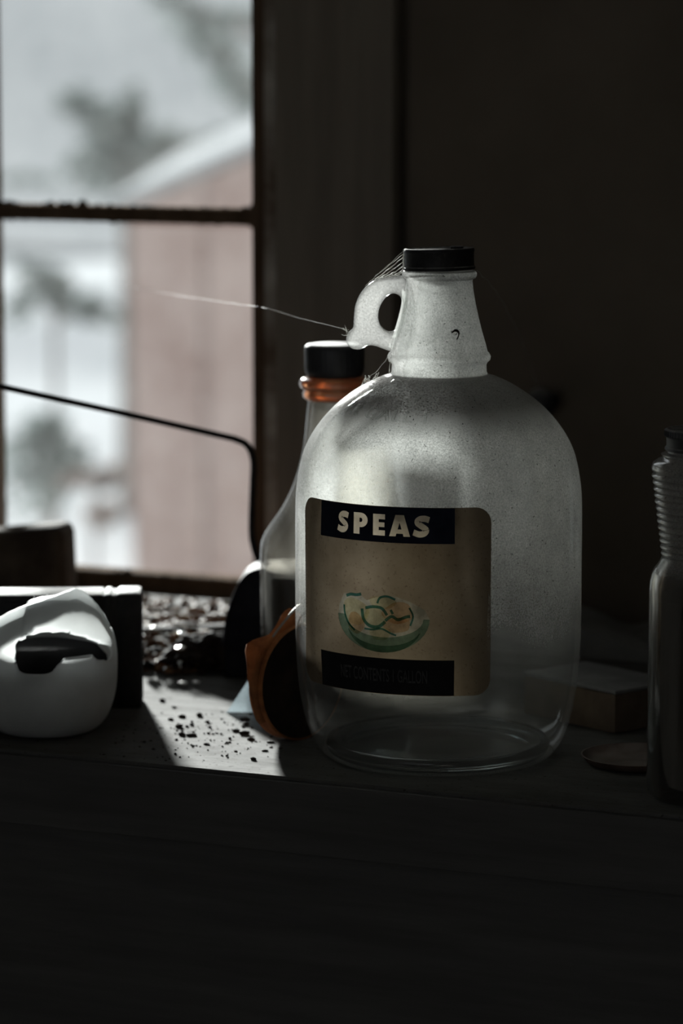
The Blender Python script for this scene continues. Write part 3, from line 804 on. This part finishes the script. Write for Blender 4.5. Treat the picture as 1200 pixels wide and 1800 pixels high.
# ------------------------------------------------------------------ cobwebs
M['silk'] = solid('dusty_spider_silk', (.60, .60, .57), (.75, .75, .72), 400, .6, bump=0, trans=.4)
def P(s, z, d=0.0): return tuple(rv * (s / 1000) + nv * (d / 1000) + Vector((0, 0, z / 1000)))
rnd = random.Random(8)
bm = bmesh.new()
def silk(bm, a, b, sag, r, wobble=.00014, n=10):
    a = Vector(a); b = Vector(b); pts = []
    for k in range(n + 1):
        t = k / n; p = a.lerp(b, t); p.z -= sag * 4 * t * (1 - t)
        if 0 < k < n: p += Vector((rnd.gauss(0, wobble), rnd.gauss(0, wobble), rnd.gauss(0, wobble)))
        pts.append(p)
    add_tube(bm, pts, [r * rnd.uniform(.7, 1.5) for _ in pts], 5)
for a, b, s, r in ((P(-19.2, 275), P(-38, 259.5), -.0002, .00012), (P(-19.2, 273.5), P(-35, 260.8), .0003, .00022), (P(-19.2, 271), P(-33, 261.5), .0006, .00018), (P(-19.4, 268.5), P(-31, 262), .0009, .00026),
                   (P(-19, 267), P(-27, 262.6), .0008, .00022), (P(-20, 265), P(-25, 262.7), .0004, .00015), (P(-19.3, 277), P(-19.4, 267), 0, .0004), (P(-30, 262.5), P(-22, 263), .0004, .00014), (P(-24.5, 265), P(-26, 262.7), 0, .00014),
                   (P(-19.2, 276.5, 2), P(-40, 257.5), -.0001, .00008)):
    silk(bm, a, b, s, r)
tag(build('cobweb', bm, M['silk'], smooth=True), 'dusty cobweb stretched between the jug cap and its ring handle', 'cobweb')
bm = bmesh.new()
silk(bm, (-.3456, .3059, .2263), (-.139, .0695, .2366), .0006, .00011, .00012, 30); silk(bm, (-.139, .0695, .2366), P(-48.5, 233.5), .0004, .00008, .0001, 16)
for k in range(5): silk(bm, P(-48.5, 232.5 - k * .6), P(-51 - rnd.random() * 2, 234 + rnd.uniform(-4, 3)), 0, .0001, .0004, 4)
tag(build('cobweb_strand', bm, M['silk'], smooth=True), 'long single cobweb strand from the window to the jug handle', 'cobweb')
bm = bmesh.new()
silk(bm, P(20, 266), (-.0895, .392, .158), -.012, .00005, .0003, 24)
tag(build('cobweb_strand', bm, M['silk'], smooth=True), 'faint cobweb thread running from the jug cap to the wall knob', 'cobweb')
bm = bmesh.new()
silk(bm, P(-40, 205.5), P(-25.5, 222), .001, .00007, .0003, 8); silk(bm, P(-27, 210.5), P(-26, 221.5), -.001, .0002, .0004, 8)
for k in range(8): silk(bm, P(-42 + k * 1.2, 203.5 + k * .55), P(-41.5 + k * 1.3 + rnd.gauss(0, 1), 205.5 + k * .6 + abs(rnd.gauss(0, 1))), 0, .00018, .0003, 3)
silk(bm, P(-40.5, 204.2), P(-40, 209), 0, .0003, .0004, 4)
tag(build('cobweb_tuft', bm, M['silk'], smooth=True), 'ragged cobweb tuft on the jug shoulder below the handle', 'cobweb')

# ------------------------------------------------------------------ dark bottle behind the jug
b2 = tag(empty('capped_bottle', (-.113, .114, 0)), 'dark half-full glass bottle with black cap behind the jug', 'bottle')
M['bottle'] = thin_glass('dusty_bottle_glass', (.90, .89, .86), film=.10, settle=.45, fcol=(.6, .6, .58), trans=.5, speck=.2, grit_amt=.3, lo=.1, hi=.8)
M['bottle_in'] = thin_glass('clear_bottle_glass', (.92, .91, .88), film=0, settle=0, gloss=.6)
M['liquid'] = solid('dark_brown_liquid', (.012, .009, .007), (.018, .013, .009), 20, .8, bump=0, spec=.03)
M['plastic'] = solid('black_bottle_cap', (.020, .021, .024), (.035, .036, .04), 60, .45, bump=.1, dust=.8, spec=.4)
def amber():
    m, nt, out = nodes_of('amber_neck_ring')
    p = N(nt, 'ShaderNodeBsdfPrincipled'); p.inputs['Base Color'].default_value = (.80, .36, .18, 1); p.inputs['Roughness'].default_value = .16
    p.inputs['Transmission Weight'].default_value = .6; p.inputs['Specular IOR Level'].default_value = .9; p.inputs['Coat Weight'].default_value = .6
    L(nt, p.outputs[0], out.inputs[0]); return m
M['amber'] = amber()
ok = [(0, .003), (.030, .002), (.038, 0), (.0425, .003), (.0440, .010), (.0440, .040), (.0440, .088), (.0425, .098), (.0380, .106), (.0310, .116), (.0255, .127), (.0210, .140), (.0180, .155), (.0165, .170), (.0155, .1800)]
o_ = [Vector(ok[0])] + catmull(ok[1:], 3)
i_ = [(.0128, .1805), (.0135, .170), (.0150, .155), (.0180, .140), (.0224, .127), (.0280, .116), (.0350, .106), (.0396, .098), (.0412, .088), (.0412, .040), (.0412, .012), (.039, .008), (.03, .0065), (0, .0065)]
bm = bmesh.new(); add_lathe(bm, [(v[0], v[1]) for v in o_] + i_, 64)
b2o = build('body', bm, M['bottle'], b2, smooth=True, sharp=50)
b2o.data.materials.append(M['bottle_in'])
for p in b2o.data.polygons:
    c = p.center
    if Vector((c.x, c.y, 0)).dot(p.normal) < -1e-5 and c.z > .005: p.material_index = 1
bm = bmesh.new(); add_lathe(bm, [(0, .0068), (.03, .0068), (.0388, .0084), (.0408, .013), (.0408, .0795), (.0400, .0800), (0, .0800)], 48)
build('liquid', bm, M['liquid'], b2, smooth=True, sharp=40)
bm = bmesh.new(); add_lathe(bm, [(.0130, .1795), (.0160, .1795), (.0184, .1815), (.0188, .1838), (.0178, .1858), (.0198, .1870), (.0208, .1892), (.0204, .1915), (.0185, .1928), (.0150, .1935), (.0130, .1930), (.0130, .1795)], 48)
build('neck_ring', bm, M['amber'], b2, smooth=True, sharp=50)
def knurl(r, z, a): return r * (1 + .012 * (1 if math.sin(a * 30) > 0 else 0)) if r > .0165 else r
bm = bmesh.new(); add_lathe(bm, [(.0130, .1937), (.0160, .1937), (.0165, .1950), (.0172, .1968), (.0174, .1990), (.0175, .2090), (.0172, .2112), (.0162, .2124), (.0140, .2128), (0, .2126)], 120, knurl)
build('cap', bm, M['plastic'], b2, smooth=True, sharp=45)

# ------------------------------------------------------------------ ribbed bottle at the right
b3 = tag(empty('ribbed_bottle', (.1655, -.041, 0)), 'dusty dark glass bottle with ribbed neck and black cap, right of the jug', 'bottle')
M['rib'] = thin_glass('dusty_ribbed_glass', (.50, .45, .40), film=.03, film_hi=.42, z0=.112, z1=.126, settle=.25, fcol=(.95, .97, .95), trans=.6, gloss=6, rough=.13)
M['dregs'] = solid('dark_bottle_contents', (.010, .007, .006), (.017, .012, .009), 40, .5, bump=0)
pr = [(0, .003), (.020, .002), (.0255, 0), (.0285, .003), (.0292, .010), (.0292, .108), (.0288, .1135), (.0278, .1175), (.0262, .1205), (.0245, .1225), (.0236, .1240), (.0230, .1256)]
nr = 13
for k in range(nr):
    t = k / (nr - 1); z = .1262 + k * .00335; r = .0223 + t * .0052
    pr += [(r - .0010, z), (r + .0003, z + .0005), (r + .0010, z + .0014), (r + .0008, z + .0022), (r - .0002, z + .0029), (r - .0011, z + .0033)]
pr += [(.0284, .1705), (.0287, .1720), (.0280, .1745), (.0256, .1772), (.0232, .1788), (.0228, .1798), (.0236, .1804), (.0238, .1815), (.0226, .1822), (.0205, .1826), (.0200, .1850), (.0200, .1935), (.0195, .1945)]
squeeze = lambda p: [(r, z if z < .1745 else .1745 + (z - .1745) * .66) for r, z in p]
ri = [(.0165, .1945), (.0165, .1830), (.0195, .1790), (.0250, .1745), (.0257, .1710), (.0240, .1600), (.0200, .1290), (.0220, .1230), (.0262, .1120), (.0268, .108), (.0268, .010), (.025, .0065), (0, .006)]
bm = bmesh.new(); add_lathe(bm, squeeze(pr + ri), 80)
build('body', bm, M['rib'], b3, smooth=True, sharp=60)
bm = bmesh.new(); add_lathe(bm, [(0, .0065), (.0245, .0068), (.0265, .0105), (.0265, .105), (.0258, .1055), (0, .1055)], 48)
build('contents', bm, M['dregs'], b3, smooth=True, sharp=40)
def knurl3(r, z, a): return r * (1 + .014 * math.sin(a * 70)) if z > .1884 and r > .0215 and z < .1917 else r
bm = bmesh.new(); add_lathe(bm, squeeze([(.0202, .1846), (.0216, .1844), (.0221, .1856), (.0219, .1868), (.0212, .1874), (.0212, .1944), (.0217, .1950), (.0221, .1957), (.0222, .1966), (.0222, .1996), (.0220, .2004), (.0212, .2012), (.0202, .2013), (.0196, .2004), (0, .2004)]), 210, knurl3)
build('cap', bm, M['plastic'], b3, smooth=True, sharp=50)

# ------------------------------------------------------------------ black box, broken white vessel, block at the left
M['black'] = solid('black_leatherette', (.006, .006, .007), (.014, .014, .015), 260, .55, bump=.3, dust=.75, spec=.3)
bx = tag(empty('black_box', (-.2063, .0456, 0), (0, 0, R(26))), 'black upright box with dusty top behind the broken white vessel', 'box')
box('body', (-.150, -.010, 0, .028, 0, .0672), M['black'], bx, .0022)
box('end_cap', (-.0148, 0, -.0012, .0292, 0, .0685), M['black'], bx, .0022)
box('end_band', (-.0215, -.0175, -.0010, .0290, 0.0002, .0680), M['black'], bx, .001)
box('lid_edge', (-.150, -.0225, -.0008, .0288, .0630, .0678), M['black'], bx, .001)

M['white'] = solid('milky_white_plastic', (.76, .78, .78), (.86, .88, .88), 30, .42, bump=.08, spec=.35, trans=.66)
M['inner_shade'] = solid('black_inner_shade', (.004, .004, .004), (.010, .009, .009), 60, .9, bump=.3, spec=.1)
def vessel():
    """rounded hollow white vessel with a broken-out hole facing the room and a slanting broken crown"""
    v0 = tag(empty('broken_white_vessel', (-.2265, -.033, 0), (0, 0, R(24))), 'broken white rounded vessel with a dark hole, in front of the black box', 'vessel')
    NA, NZ = 144, 76
    key = [(.0, 0), (.020, 0), (.029, .0025), (.0355, .010), (.0395, .022), (.0405, .035), (.0400, .047), (.0375, .057), (.0320, .0675), (.0230, .0755), (.012, .080), (.0, .0815)]
    cs = catmull(key[1:], 10)
    # resample by index into NZ rings
    prof = [cs[int(i * (len(cs) - 1) / NZ)] for i in range(NZ + 1)]
    def hole(s, z):
        # opening outline in mm on the side that faces the room, s to the right, z up
        if not (42 < z < 66): return False
        top = 62.0 - .012 * (s - 6) ** 2 * (1 if s > 6 else .9)
        bot = 42.5 if s < 6 else (42.5 + (s - 6) * 1.1 if s < 12 else (49.5 + .05 * (s - 12) if s < 30 else 48 - (s - 30) * .4))
        return -14 + .08 * (62 - z) < s < 38.5 and bot < z < top
    bm = bmesh.new()
    rings = []
    for i, p in enumerate(prof):
        ring = []
        for k in range(NA):
            a = 2 * math.pi * k / NA
            zz = p[1]
            rr = p[0] * (1 + .02 * noise.noise(Vector((math.cos(a) * 1.4, math.sin(a) * 1.4, zz * 30))))
            # slanting crown: higher towards the right
            x = rr * math.cos(a); y = rr * math.sin(a)
            if zz > .045:
                zz += (zz - .045) / .036 * (.0055 * x / .03 - .004 - (.004 if x < -.01 else 0))
            ring.append(bm.verts.new((x, y, zz)))
        rings.append(ring)
    for i in range(NZ):
        for k in range(NA):
            q = (rings[i][k], rings[i][(k + 1) % NA], rings[i + 1][(k + 1) % NA], rings[i + 1][k])
            c = sum((v.co for v in q), Vector()) / 4
            if c.y < -.002 and hole(c.x * 1000, c.z * 1000): continue
            if c.y > .002 + .004 * noise.noise(c * 90) and c.z > .0585 + .003 * noise.noise(c * 120): continue      # unseen back opening, added so sun lights the front wall from inside
            bm.faces.new(q)
    bm.faces.new(rings[0][::-1])
    loose = [v for v in bm.verts if not v.link_faces]
    bmesh.ops.delete(bm, geom=loose, context='VERTS')
    for _ in range(10):
        bmesh.ops.smooth_vert(bm, verts=[v for v in bm.verts if v.is_boundary], factor=.5, use_axis_x=True, use_axis_y=True, use_axis_z=True)
    o = build('shell', bm, M['white'], v0, smooth=True)
    md = o.modifiers.new('wall', 'SOLIDIFY'); md.thickness = .0022; md.offset = -1; md.material_offset = 1; o.data.materials.append(M['jug_inner'])
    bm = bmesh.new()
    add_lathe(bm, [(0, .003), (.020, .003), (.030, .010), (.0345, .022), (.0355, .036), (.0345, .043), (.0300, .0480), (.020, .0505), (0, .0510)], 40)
    build('shade_filler', bm, M['inner_shade'], v0, smooth=True)  # added black mass, paints in the shade inside the vessel
    # jagged ridge left on the crown
    bm = bmesh.new()
    pts = catmull([(-.036, -.008, .0585), (-.026, -.012, .0655), (-.014, -.012, .0715), (0, -.010, .0760), (.012, -.008, .0800), (.0185, -.006, .0815), (.0245, -.004, .0775), (.031, -.004, .0700), (.0365, -.004, .0605)], 6)
    a = []; b = []
    for i, p in enumerate(pts):
        j = .0006 * noise.noise(Vector((i * .6, 0, 0)))
        a.append(bm.verts.new(p + Vector((0, -.0010, .0012 + j)))); b.append(bm.verts.new(p + Vector((0, .0010, .0012 + j))))
    c = [bm.verts.new(p + Vector((0, .0035, -.004))) for p in pts]; d = [bm.verts.new(p + Vector((0, -.0035, -.004))) for p in pts]
    for i in range(len(pts) - 1):
        for u, w in ((a, b), (b, c), (c, d), (d, a)): bm.faces.new((u[i], u[i + 1], w[i + 1], w[i]))
    bm.faces.new((a[0], b[0], c[0], d[0])); bm.faces.new((a[-1], d[-1], c[-1], b[-1]))
    build('crown_ridge', bm, M['white'], v0, smooth=True, sharp=50)
vessel()

M['block'] = solid('weathered_brown_block', (.045, .034, .026), (.13, .105, .08), 22, .85, bump=.4, spec=.05)
bm = bmesh.new(); add_box(bm, -.055, .020, -.020, .022, 0, .062, .007, 3)
for v in bm.verts:
    t = v.co.z / .062
    v.co.x *= 1 - .12 * t; v.co.y *= 1 - .15 * t; v.co.z += .10 * v.co.x * t + .0035 * t
    v.co += Vector([noise.noise(v.co * 60) * .0012] * 3) * t
tag(build('wooden_block', bm, M['block'], smooth=True, loc=(-.404, .283, 0), rot=(0, 0, R(14)), sharp=50), 'weathered brown block standing behind the black box near the window', 'block')

# ------------------------------------------------------------------ bent iron rod
M['iron'] = solid('dark_iron', (.012, .010, .010), (.028, .024, .022), 120, .5, .6, .2)
rp = [(-.375, .075, .001), (-.374, .076, .090), (-.3725, .0765, .175), (-.3690, .0785, .1865), (-.3600, .083, .1890), (-.3326, .1037, .1795), (-.2879, .1674, .1597), (-.2400, .216, .1420), (-.2313, .2254, .1384), (-.2262, .2316, .1340), (-.2236, .2343, .1250), (-.2238, .2343, .1100), (-.2247, .2338, .0802), (-.2230, .2345, .0674), (-.2190, .236, .0500), (-.2185, .236, .0010)]
bm = bmesh.new(); cs = catmull(rp, 5)
add_tube(bm, cs, [.0016 + .0006 * min(1, i / (len(cs) * .6)) for i in range(len(cs))], 10)
tag(build('bent_rod', bm, M['iron'], smooth=True, sharp=60), 'thin dark iron rod bent to slope across the window', 'rod')

# ------------------------------------------------------------------ rounded black case behind the bottle
cs_ = tag(empty('black_case', (-.1705, .165, 0), (0, 0, R(24))), 'rounded black case behind the dark bottle', 'case')
M['case'] = solid('black_enamel', (.010, .010, .013), (.022, .021, .026), 90, .7, bump=.08, spec=.03)
bm = bmesh.new()
prf = [(-.036, 0), (-.036, .020), (-.0335, .038), (-.0290, .052), (-.0235, .0615), (-.0160, .0660), (0, .0672), (.020, .0665), (.030, .062), (.034, .050), (.036, .020), (.036, 0)]
pc = [Vector(prf[0])] + catmull(prf[1:-1], 4) + [Vector(prf[-1])]
f0 = [bm.verts.new((p[0], 0, p[1])) for p in pc]; f1 = [bm.verts.new((p[0], .042, p[1])) for p in pc]
ff = [bm.faces.new(f0), bm.faces.new(f1[::-1])]
for k in range(len(pc)): bm.faces.new((f0[k], f1[k], f1[(k + 1) % len(pc)], f0[(k + 1) % len(pc)]))
bmesh.ops.bevel(bm, geom=list({e for f in ff for e in f.edges}), offset=.002, segments=2, profile=.5, affect='EDGES')
build('shell', bm, M['case'], cs_, smooth=True, sharp=40)
bm = bmesh.new(); add_tube(bm, [(p[0] * 1.012, -.0004, p[1] * 1.010) for p in pc[1:-1]], .0013, 8)
build('rim_bead', bm, M['case'], cs_, smooth=True)

# ------------------------------------------------------------------ rusty lid standing on edge by the jug
M['rust'] = solid('orange_rust', (.20, .070, .022), (.42, .165, .055), 70, .85, bump=.5, trans=.15)
M['soot'] = solid('blackened_tin', (.010, .007, .006), (.03, .018, .012), 60, .7, bump=.3, spec=.2)
ld = tag(empty('rusty_lid', (-.0838, .0035, 0), (0, 0, R(70))), 'round blackened tin lid with an orange rust rim, standing between jug and bottle', 'lid')
LR = .033
def disc_bm(prof):
    bm = bmesh.new(); add_lathe(bm, prof, 64)
    for v in bm.verts: v.co = Vector((v.co.x, v.co.z, v.co.y + LR))
    return bm
# local +Y points away from the room, -Y is the blackened face
build('plate', disc_bm([(0, .0012), (.020, .0010), (.030, .0002), (.0318, -.0008), (.0322, .0004), (.0300, .0018), (0, .0026)]), M['soot'], ld, smooth=True, sharp=50)
build('rim', disc_bm([(.0318, -.0010), (.0330, -.0006), (.0330, .0085), (.0322, .0085), (.0320, .0010), (.0318, -.0010)]), M['rust'], ld, smooth=True, sharp=50)
bm = bmesh.new()
rnd = random.Random(17)
ang = [R(a) for a in range(85, 216, 5)]
ra_, rb_, rc_ = [], [], []
for i, a in enumerate(ang):
    dg_ = math.degrees(a)
    h = .0022 + .0012 * noise.noise(Vector((i * .5, 3.3, 0))) + .0085 * math.exp(-((dg_ - 145) / 11) ** 2) + .0030 * math.exp(-((dg_ - 164) / 14) ** 2) + .0065 * math.exp(-((dg_ - 98) / 13) ** 2)
    for lst, rr, y in ((ra_, LR - .0002, .0015), (rb_, LR + h * .55, .0030), (rc_, LR + h, .0040 + h * .25)):
        lst.append(bm.verts.new((rr * math.cos(a), y, LR + rr * math.sin(a))))
for u, w in ((ra_, rb_), (rb_, rc_)):
    for i in range(len(ang) - 1): bm.faces.new((u[i], u[i + 1], w[i + 1], w[i]))
o = build('torn_flange', bm, M['rust'], ld, smooth=True)
md = o.modifiers.new('thick', 'SOLIDIFY'); md.thickness = .0008; md.offset = 0
bm = bmesh.new(); add_tube(bm, catmull([(-.022, .004, LR + .0245), (-.016, .001, LR + .033), (-.007, -.001, LR + .0415), (.004, .003, LR + .043), (.016, .006, LR + .038), (.0225, .006, LR + .0245)], 6), .0008, 6)
M['wire'] = solid('dull_wire', (.22, .20, .18), (.36, .34, .31), 100, .45, .5, .1)
build('wire_bail', bm, M['wire'], ld, smooth=True)

# ------------------------------------------------------------------ glass shard leaning near the lid
M['shard'] = dusty_glass('dusty_shard_glass', (.85, .92, .95), .35, None, 0, 1, .2, (.40, .44, .46), bump=.1)
bm = bmesh.new()
pl = [(-.0005, 0), (.030, 0), (.034, .020), (.0215, .034), (.0125, .0195)]
a = [bm.verts.new((x, 0, z)) for x, z in pl]; b = [bm.verts.new((x, .0022, z)) for x, z in pl]
bm.faces.new(a); bm.faces.new(b[::-1])
for k in range(5): bm.faces.new((a[k], b[k], b[(k + 1) % 5], a[(k + 1) % 5]))
tag(build('glass_shard', bm, M['shard'], loc=(-.1545, .0535, .0003), rot=(R(-14), 0, R(24))), 'greyish broken glass shard propped left of the rusty lid', 'shard')

# ------------------------------------------------------------------ scrap heap at the back of the bench
M['scrap'] = solid('brown_scrap', (.05, .026, .014), (.30, .165, .085), 90, .65, bump=.3, spec=.12)
M['scrapdark'] = solid('dark_scrap', (.012, .010, .009), (.05, .036, .028), 70, .8, bump=.3, spec=.04)
M['foil'] = solid('bright_flake', (.62, .60, .56), (.8, .78, .74), 60, .22, .35, .1, spec=.6)
rnd = random.Random(31)
bm = bmesh.new()
def heap_h(x, y):
    return .022 * math.exp(-(((x + .275) / .045) ** 2 + ((y - .262) / .050) ** 2)) + .012 * math.exp(-(((x + .225) / .03) ** 2 + ((y - .195) / .03) ** 2))
for k in range(1300):
    x = rnd.uniform(-.40, -.228); y = rnd.uniform(.150, .395)
    if (x + .404) ** 2 + (y - .283) ** 2 < .065 ** 2: continue
    add_rock(bm, (x, y, rnd.random() * heap_h(x, y)), rnd.uniform(.0016, .0045), rnd, .6)
tag(build('leaf_litter', bm, M['scrap']), 'heap of brown dry litter at the back of the bench', 'litter', kind='stuff')
bm = bmesh.new()
for k in range(60):
    x = rnd.uniform(-.262, -.215); y = rnd.uniform(.140, .205)
    add_rock(bm, (x, y, rnd.random() * .010), rnd.uniform(.003, .0065), rnd, .6)
tag(build('soot_crumbs', bm, M['scrapdark']), 'dark crumbly debris in front of the litter heap', 'debris', kind='stuff')
flk = [(-.291, .252, .021, .0058, 'topmost pale flake on the litter heap beside the black box'), (-.262, .213, .018, .0066, 'largest bright flake in the middle of the litter heap'), (-.279, .205, .015, .0050, 'bright flake beside the black box edge on the litter heap'),
       (-.258, .203, .014, .0044, 'small bright flake just below the largest one on the litter heap'), (-.238, .158, .014, .0030, 'lone tiny bright flake on the dark debris'), (-.216, .118, .0012, .0030, 'pale crumb on the bench in front of the dark debris'), (-.209, .122, .0012, .0026, 'pale crumb on the bench nearest the glass shard')]
for (x, y, z, s, lb) in flk:
    bm = bmesh.new(); add_rock(bm, (0, 0, 0), s, rnd, .45)
    tag(build('pale_flake', bm, M['foil'], loc=(x, y, z)), lb, 'flake', 'pale flakes among the litter')
bm = bmesh.new(); add_box(bm, -.052, .052, -.006, .006, 0, .0022, .0006)
tag(build('metal_strip', bm, M['scrapdark'], smooth=True, loc=(-.262, .232, .0125), rot=(R(8), R(-1.5), R(26)), sharp=40), 'dark flat metal strip lying across the litter heap', 'strip')
bm = bmesh.new(); add_tube(bm, catmull([(-.292, .218, .0250), (-.275, .224, .0245), (-.258, .234, .0220), (-.2405, .2415, .0200), (-.232, .243, .001)], 5), .0007, 6)
tag(build('thin_wire', bm, M['foil'], smooth=True), 'thin pale wire lying over the litter heap', 'wire')
# crumpled black rag
bm = bmesh.new()
bmesh.ops.create_icosphere(bm, subdivisions=5, radius=1)
for v in bm.verts:
    c = v.co.copy(); n_ = 1 + .32 * noise.noise(c * 1.6 + Vector((4, 1, 7))) + .14 * noise.noise(c * 4.2) + .05 * noise.noise(c * 9)
    v.co = Vector((c.x * .024 * n_, c.y * .020 * n_, max(0, (c.z + .35) * .016 * n_)))
tag(build('crumpled_rag', bm, M['scrapdark'], smooth=True, loc=(-.222, .182, .0), rot=(0, 0, R(24))), 'crumpled black rag in front of the black case', 'rag')

# crumbs of dirt scattered on the lit part of the bench
M['dirt'] = solid('dark_dirt', (.012, .010, .008), (.045, .035, .026), 200, .9, bump=.4)
spots = [(-205.7, 70.1, 2.0, 'small dark crumb by the black box corner, farthest back on the sunlit bench'),
         (-173.7, 32.8, 2.6, 'dark crumb at the top of the loose column of crumbs beside the box shadow'),
         (-176, 22.9, 2.2, 'dark crumb lying nearest the edge of the box shadow'),
         (-162.1, 6.2, 2.5, 'dark crumb in the middle of the column beside the box shadow'),
         (-150.6, -12.8, 2.4, 'left one of two touching crumbs at the foot of the column beside the box shadow'),
         (-145.2, -11.4, 3.0, 'right and larger one of two touching crumbs beside the box shadow'),
         (-136.9, 40.3, 3.2, 'largest dark crumb, just in front of the glass shard'),
         (-127.5, 9.4, 2.8, 'left one of a pair of brown crumbs below the glass shard'),
         (-120.1, 4.2, 2.8, 'right one of a pair of brown crumbs below the glass shard'),
         (-110.1, -8.3, 2.0, 'dark crumb midway between the paired brown crumbs and the rusty lid'),
         (-96.6, -10.7, 2.0, 'dark crumb lying nearest the rusty lid'),
         (-89.8, -32.3, 1.8, 'small dark crumb in front of the rusty lid'),
         (-86.1, -54.8, 2.2, 'dark crumb nearest the front edge of the bench')]
for (x, y, s, lb) in spots:
    bm = bmesh.new(); add_rock(bm, (0, 0, 0), s / 1000, rnd, .55)
    tag(build('dirt_clump', bm, M['dirt'], loc=(x / 1000, y / 1000, -.0002), smooth=True), lb, 'dirt', 'dirt crumbs on the sunlit bench')
bm = bmesh.new()
for (x, y, s) in ((-166.1, 39.8, 2.0), (-152.9, 24.3, 1.6), (-130, 27, 2.0), (-158, 14, 1.4), (-139, -3, 1.4), (-118, -22, 1.3), (-104, -40, 1.2), (-127, -30, 1.4), (-190, 55, 1.4)):
    add_rock(bm, (x / 1000, y / 1000, 0), s / 1000, rnd, .55)
for k in range(260):
    x = rnd.gauss(-.135, .035); y = rnd.gauss(-.01, .04)
    if y < -.080: continue
    add_rock(bm, (x, y, 0), abs(rnd.gauss(0, .0004)) + .00025, rnd, .6)
tag(build('grit', bm, M['dirt']), 'fine dark grit strewn over the sunlit bench', 'grit', kind='stuff')

# ------------------------------------------------------------------ things in the gloom right of the jug
M['card'] = solid('dim_cardboard', (.09, .062, .042), (.15, .11, .075), 40, .85, bump=.2)
M['cardtop'] = solid('grey_dusty_board', (.15, .15, .15), (.23, .23, .228), 40, .9, bump=.2)
cb = tag(empty('flat_carton', (.0716, .0895, 0), (0, 0, R(64))), 'small flat carton with a dusty grey top, right of the jug', 'carton')
box('body', (0, .050, 0, .075, 0, .0225), M['card'], cb, .0008)
box('lid', (-.0006, .0506, -.0006, .0756, .0226, .0250), M['cardtop'], cb, .0006)
bm = bmesh.new()
add_lathe(bm, [(0, 0), (.022, 0), (.027, .0012), (.0298, .0046), (.0302, .0052), (.0294, .0054), (.0262, .0028), (.021, .0018), (0, .0018)], 56)
M['plate'] = solid('brown_glaze', (.075, .048, .036), (.15, .10, .08), 40, .4, bump=.1, dust=.3)
tag(build('brown_saucer', bm, M['plate'], smooth=True, loc=(.1085, .020, 0), sharp=45), 'shallow brown saucer between the jug and the ribbed bottle', 'saucer')
bm = bmesh.new(); add_rock(bm, (0, 0, 0), .0042, rnd, .5, 2)
tag(build('pale_chip', bm, M['cardtop'], smooth=True, loc=(.1215, .028, .0021)), 'pale chip lying in the brown saucer', 'chip')
# folded grey cloth at the back
bm = bmesh.new()
nx, ny = 36, 24
def cl_z(i, j):
    return .012 + .008 * noise.noise(Vector((i * .16, j * .22, 2))) + .004 * math.sin(i * .35 + j * .12)
tp = [[bm.verts.new(((i / nx - .5) * .17, (j / ny - .5) * .085, max(.003, cl_z(i, j)))) for i in range(nx + 1)] for j in range(ny + 1)]
bt = [[bm.verts.new(((i / nx - .5) * .17, (j / ny - .5) * .085, 0)) for i in range(nx + 1)] for j in range(ny + 1)]
for j in range(ny):
    for i in range(nx):
        bm.faces.new((tp[j][i], tp[j][i + 1], tp[j + 1][i + 1], tp[j + 1][i])); bm.faces.new((bt[j][i], bt[j + 1][i], bt[j + 1][i + 1], bt[j][i + 1]))
for i in range(nx):
    bm.faces.new((tp[0][i], bt[0][i], bt[0][i + 1], tp[0][i + 1])); bm.faces.new((tp[ny][i], tp[ny][i + 1], bt[ny][i + 1], bt[ny][i]))
for j in range(ny):
    bm.faces.new((tp[j][0], tp[j + 1][0], bt[j + 1][0], bt[j][0])); bm.faces.new((tp[j][nx], bt[j][nx], bt[j + 1][nx], tp[j + 1][nx]))
tag(build('folded_cloth', bm, M['cardtop'], smooth=True, loc=(-.045, .345, .0003), sharp=50), 'folded grey cloth lying at the back of the bench behind the jug', 'cloth')
# dark knob on the wall panel
bm = bmesh.new(); add_lathe(bm, [(0, 0), (.006, 0), (.0042, .006), (.0042, .010), (.0085, .013), (.0105, .018), (.0090, .024), (.004, .0265), (0, .027)], 32)
tag(build('wall_knob', bm, M['plastic'], smooth=True, loc=(-.090, .4160, .151), rot=(R(90), 0, 0), sharp=50), 'small black knob on the dark wall right of the jug shoulder', 'knob')
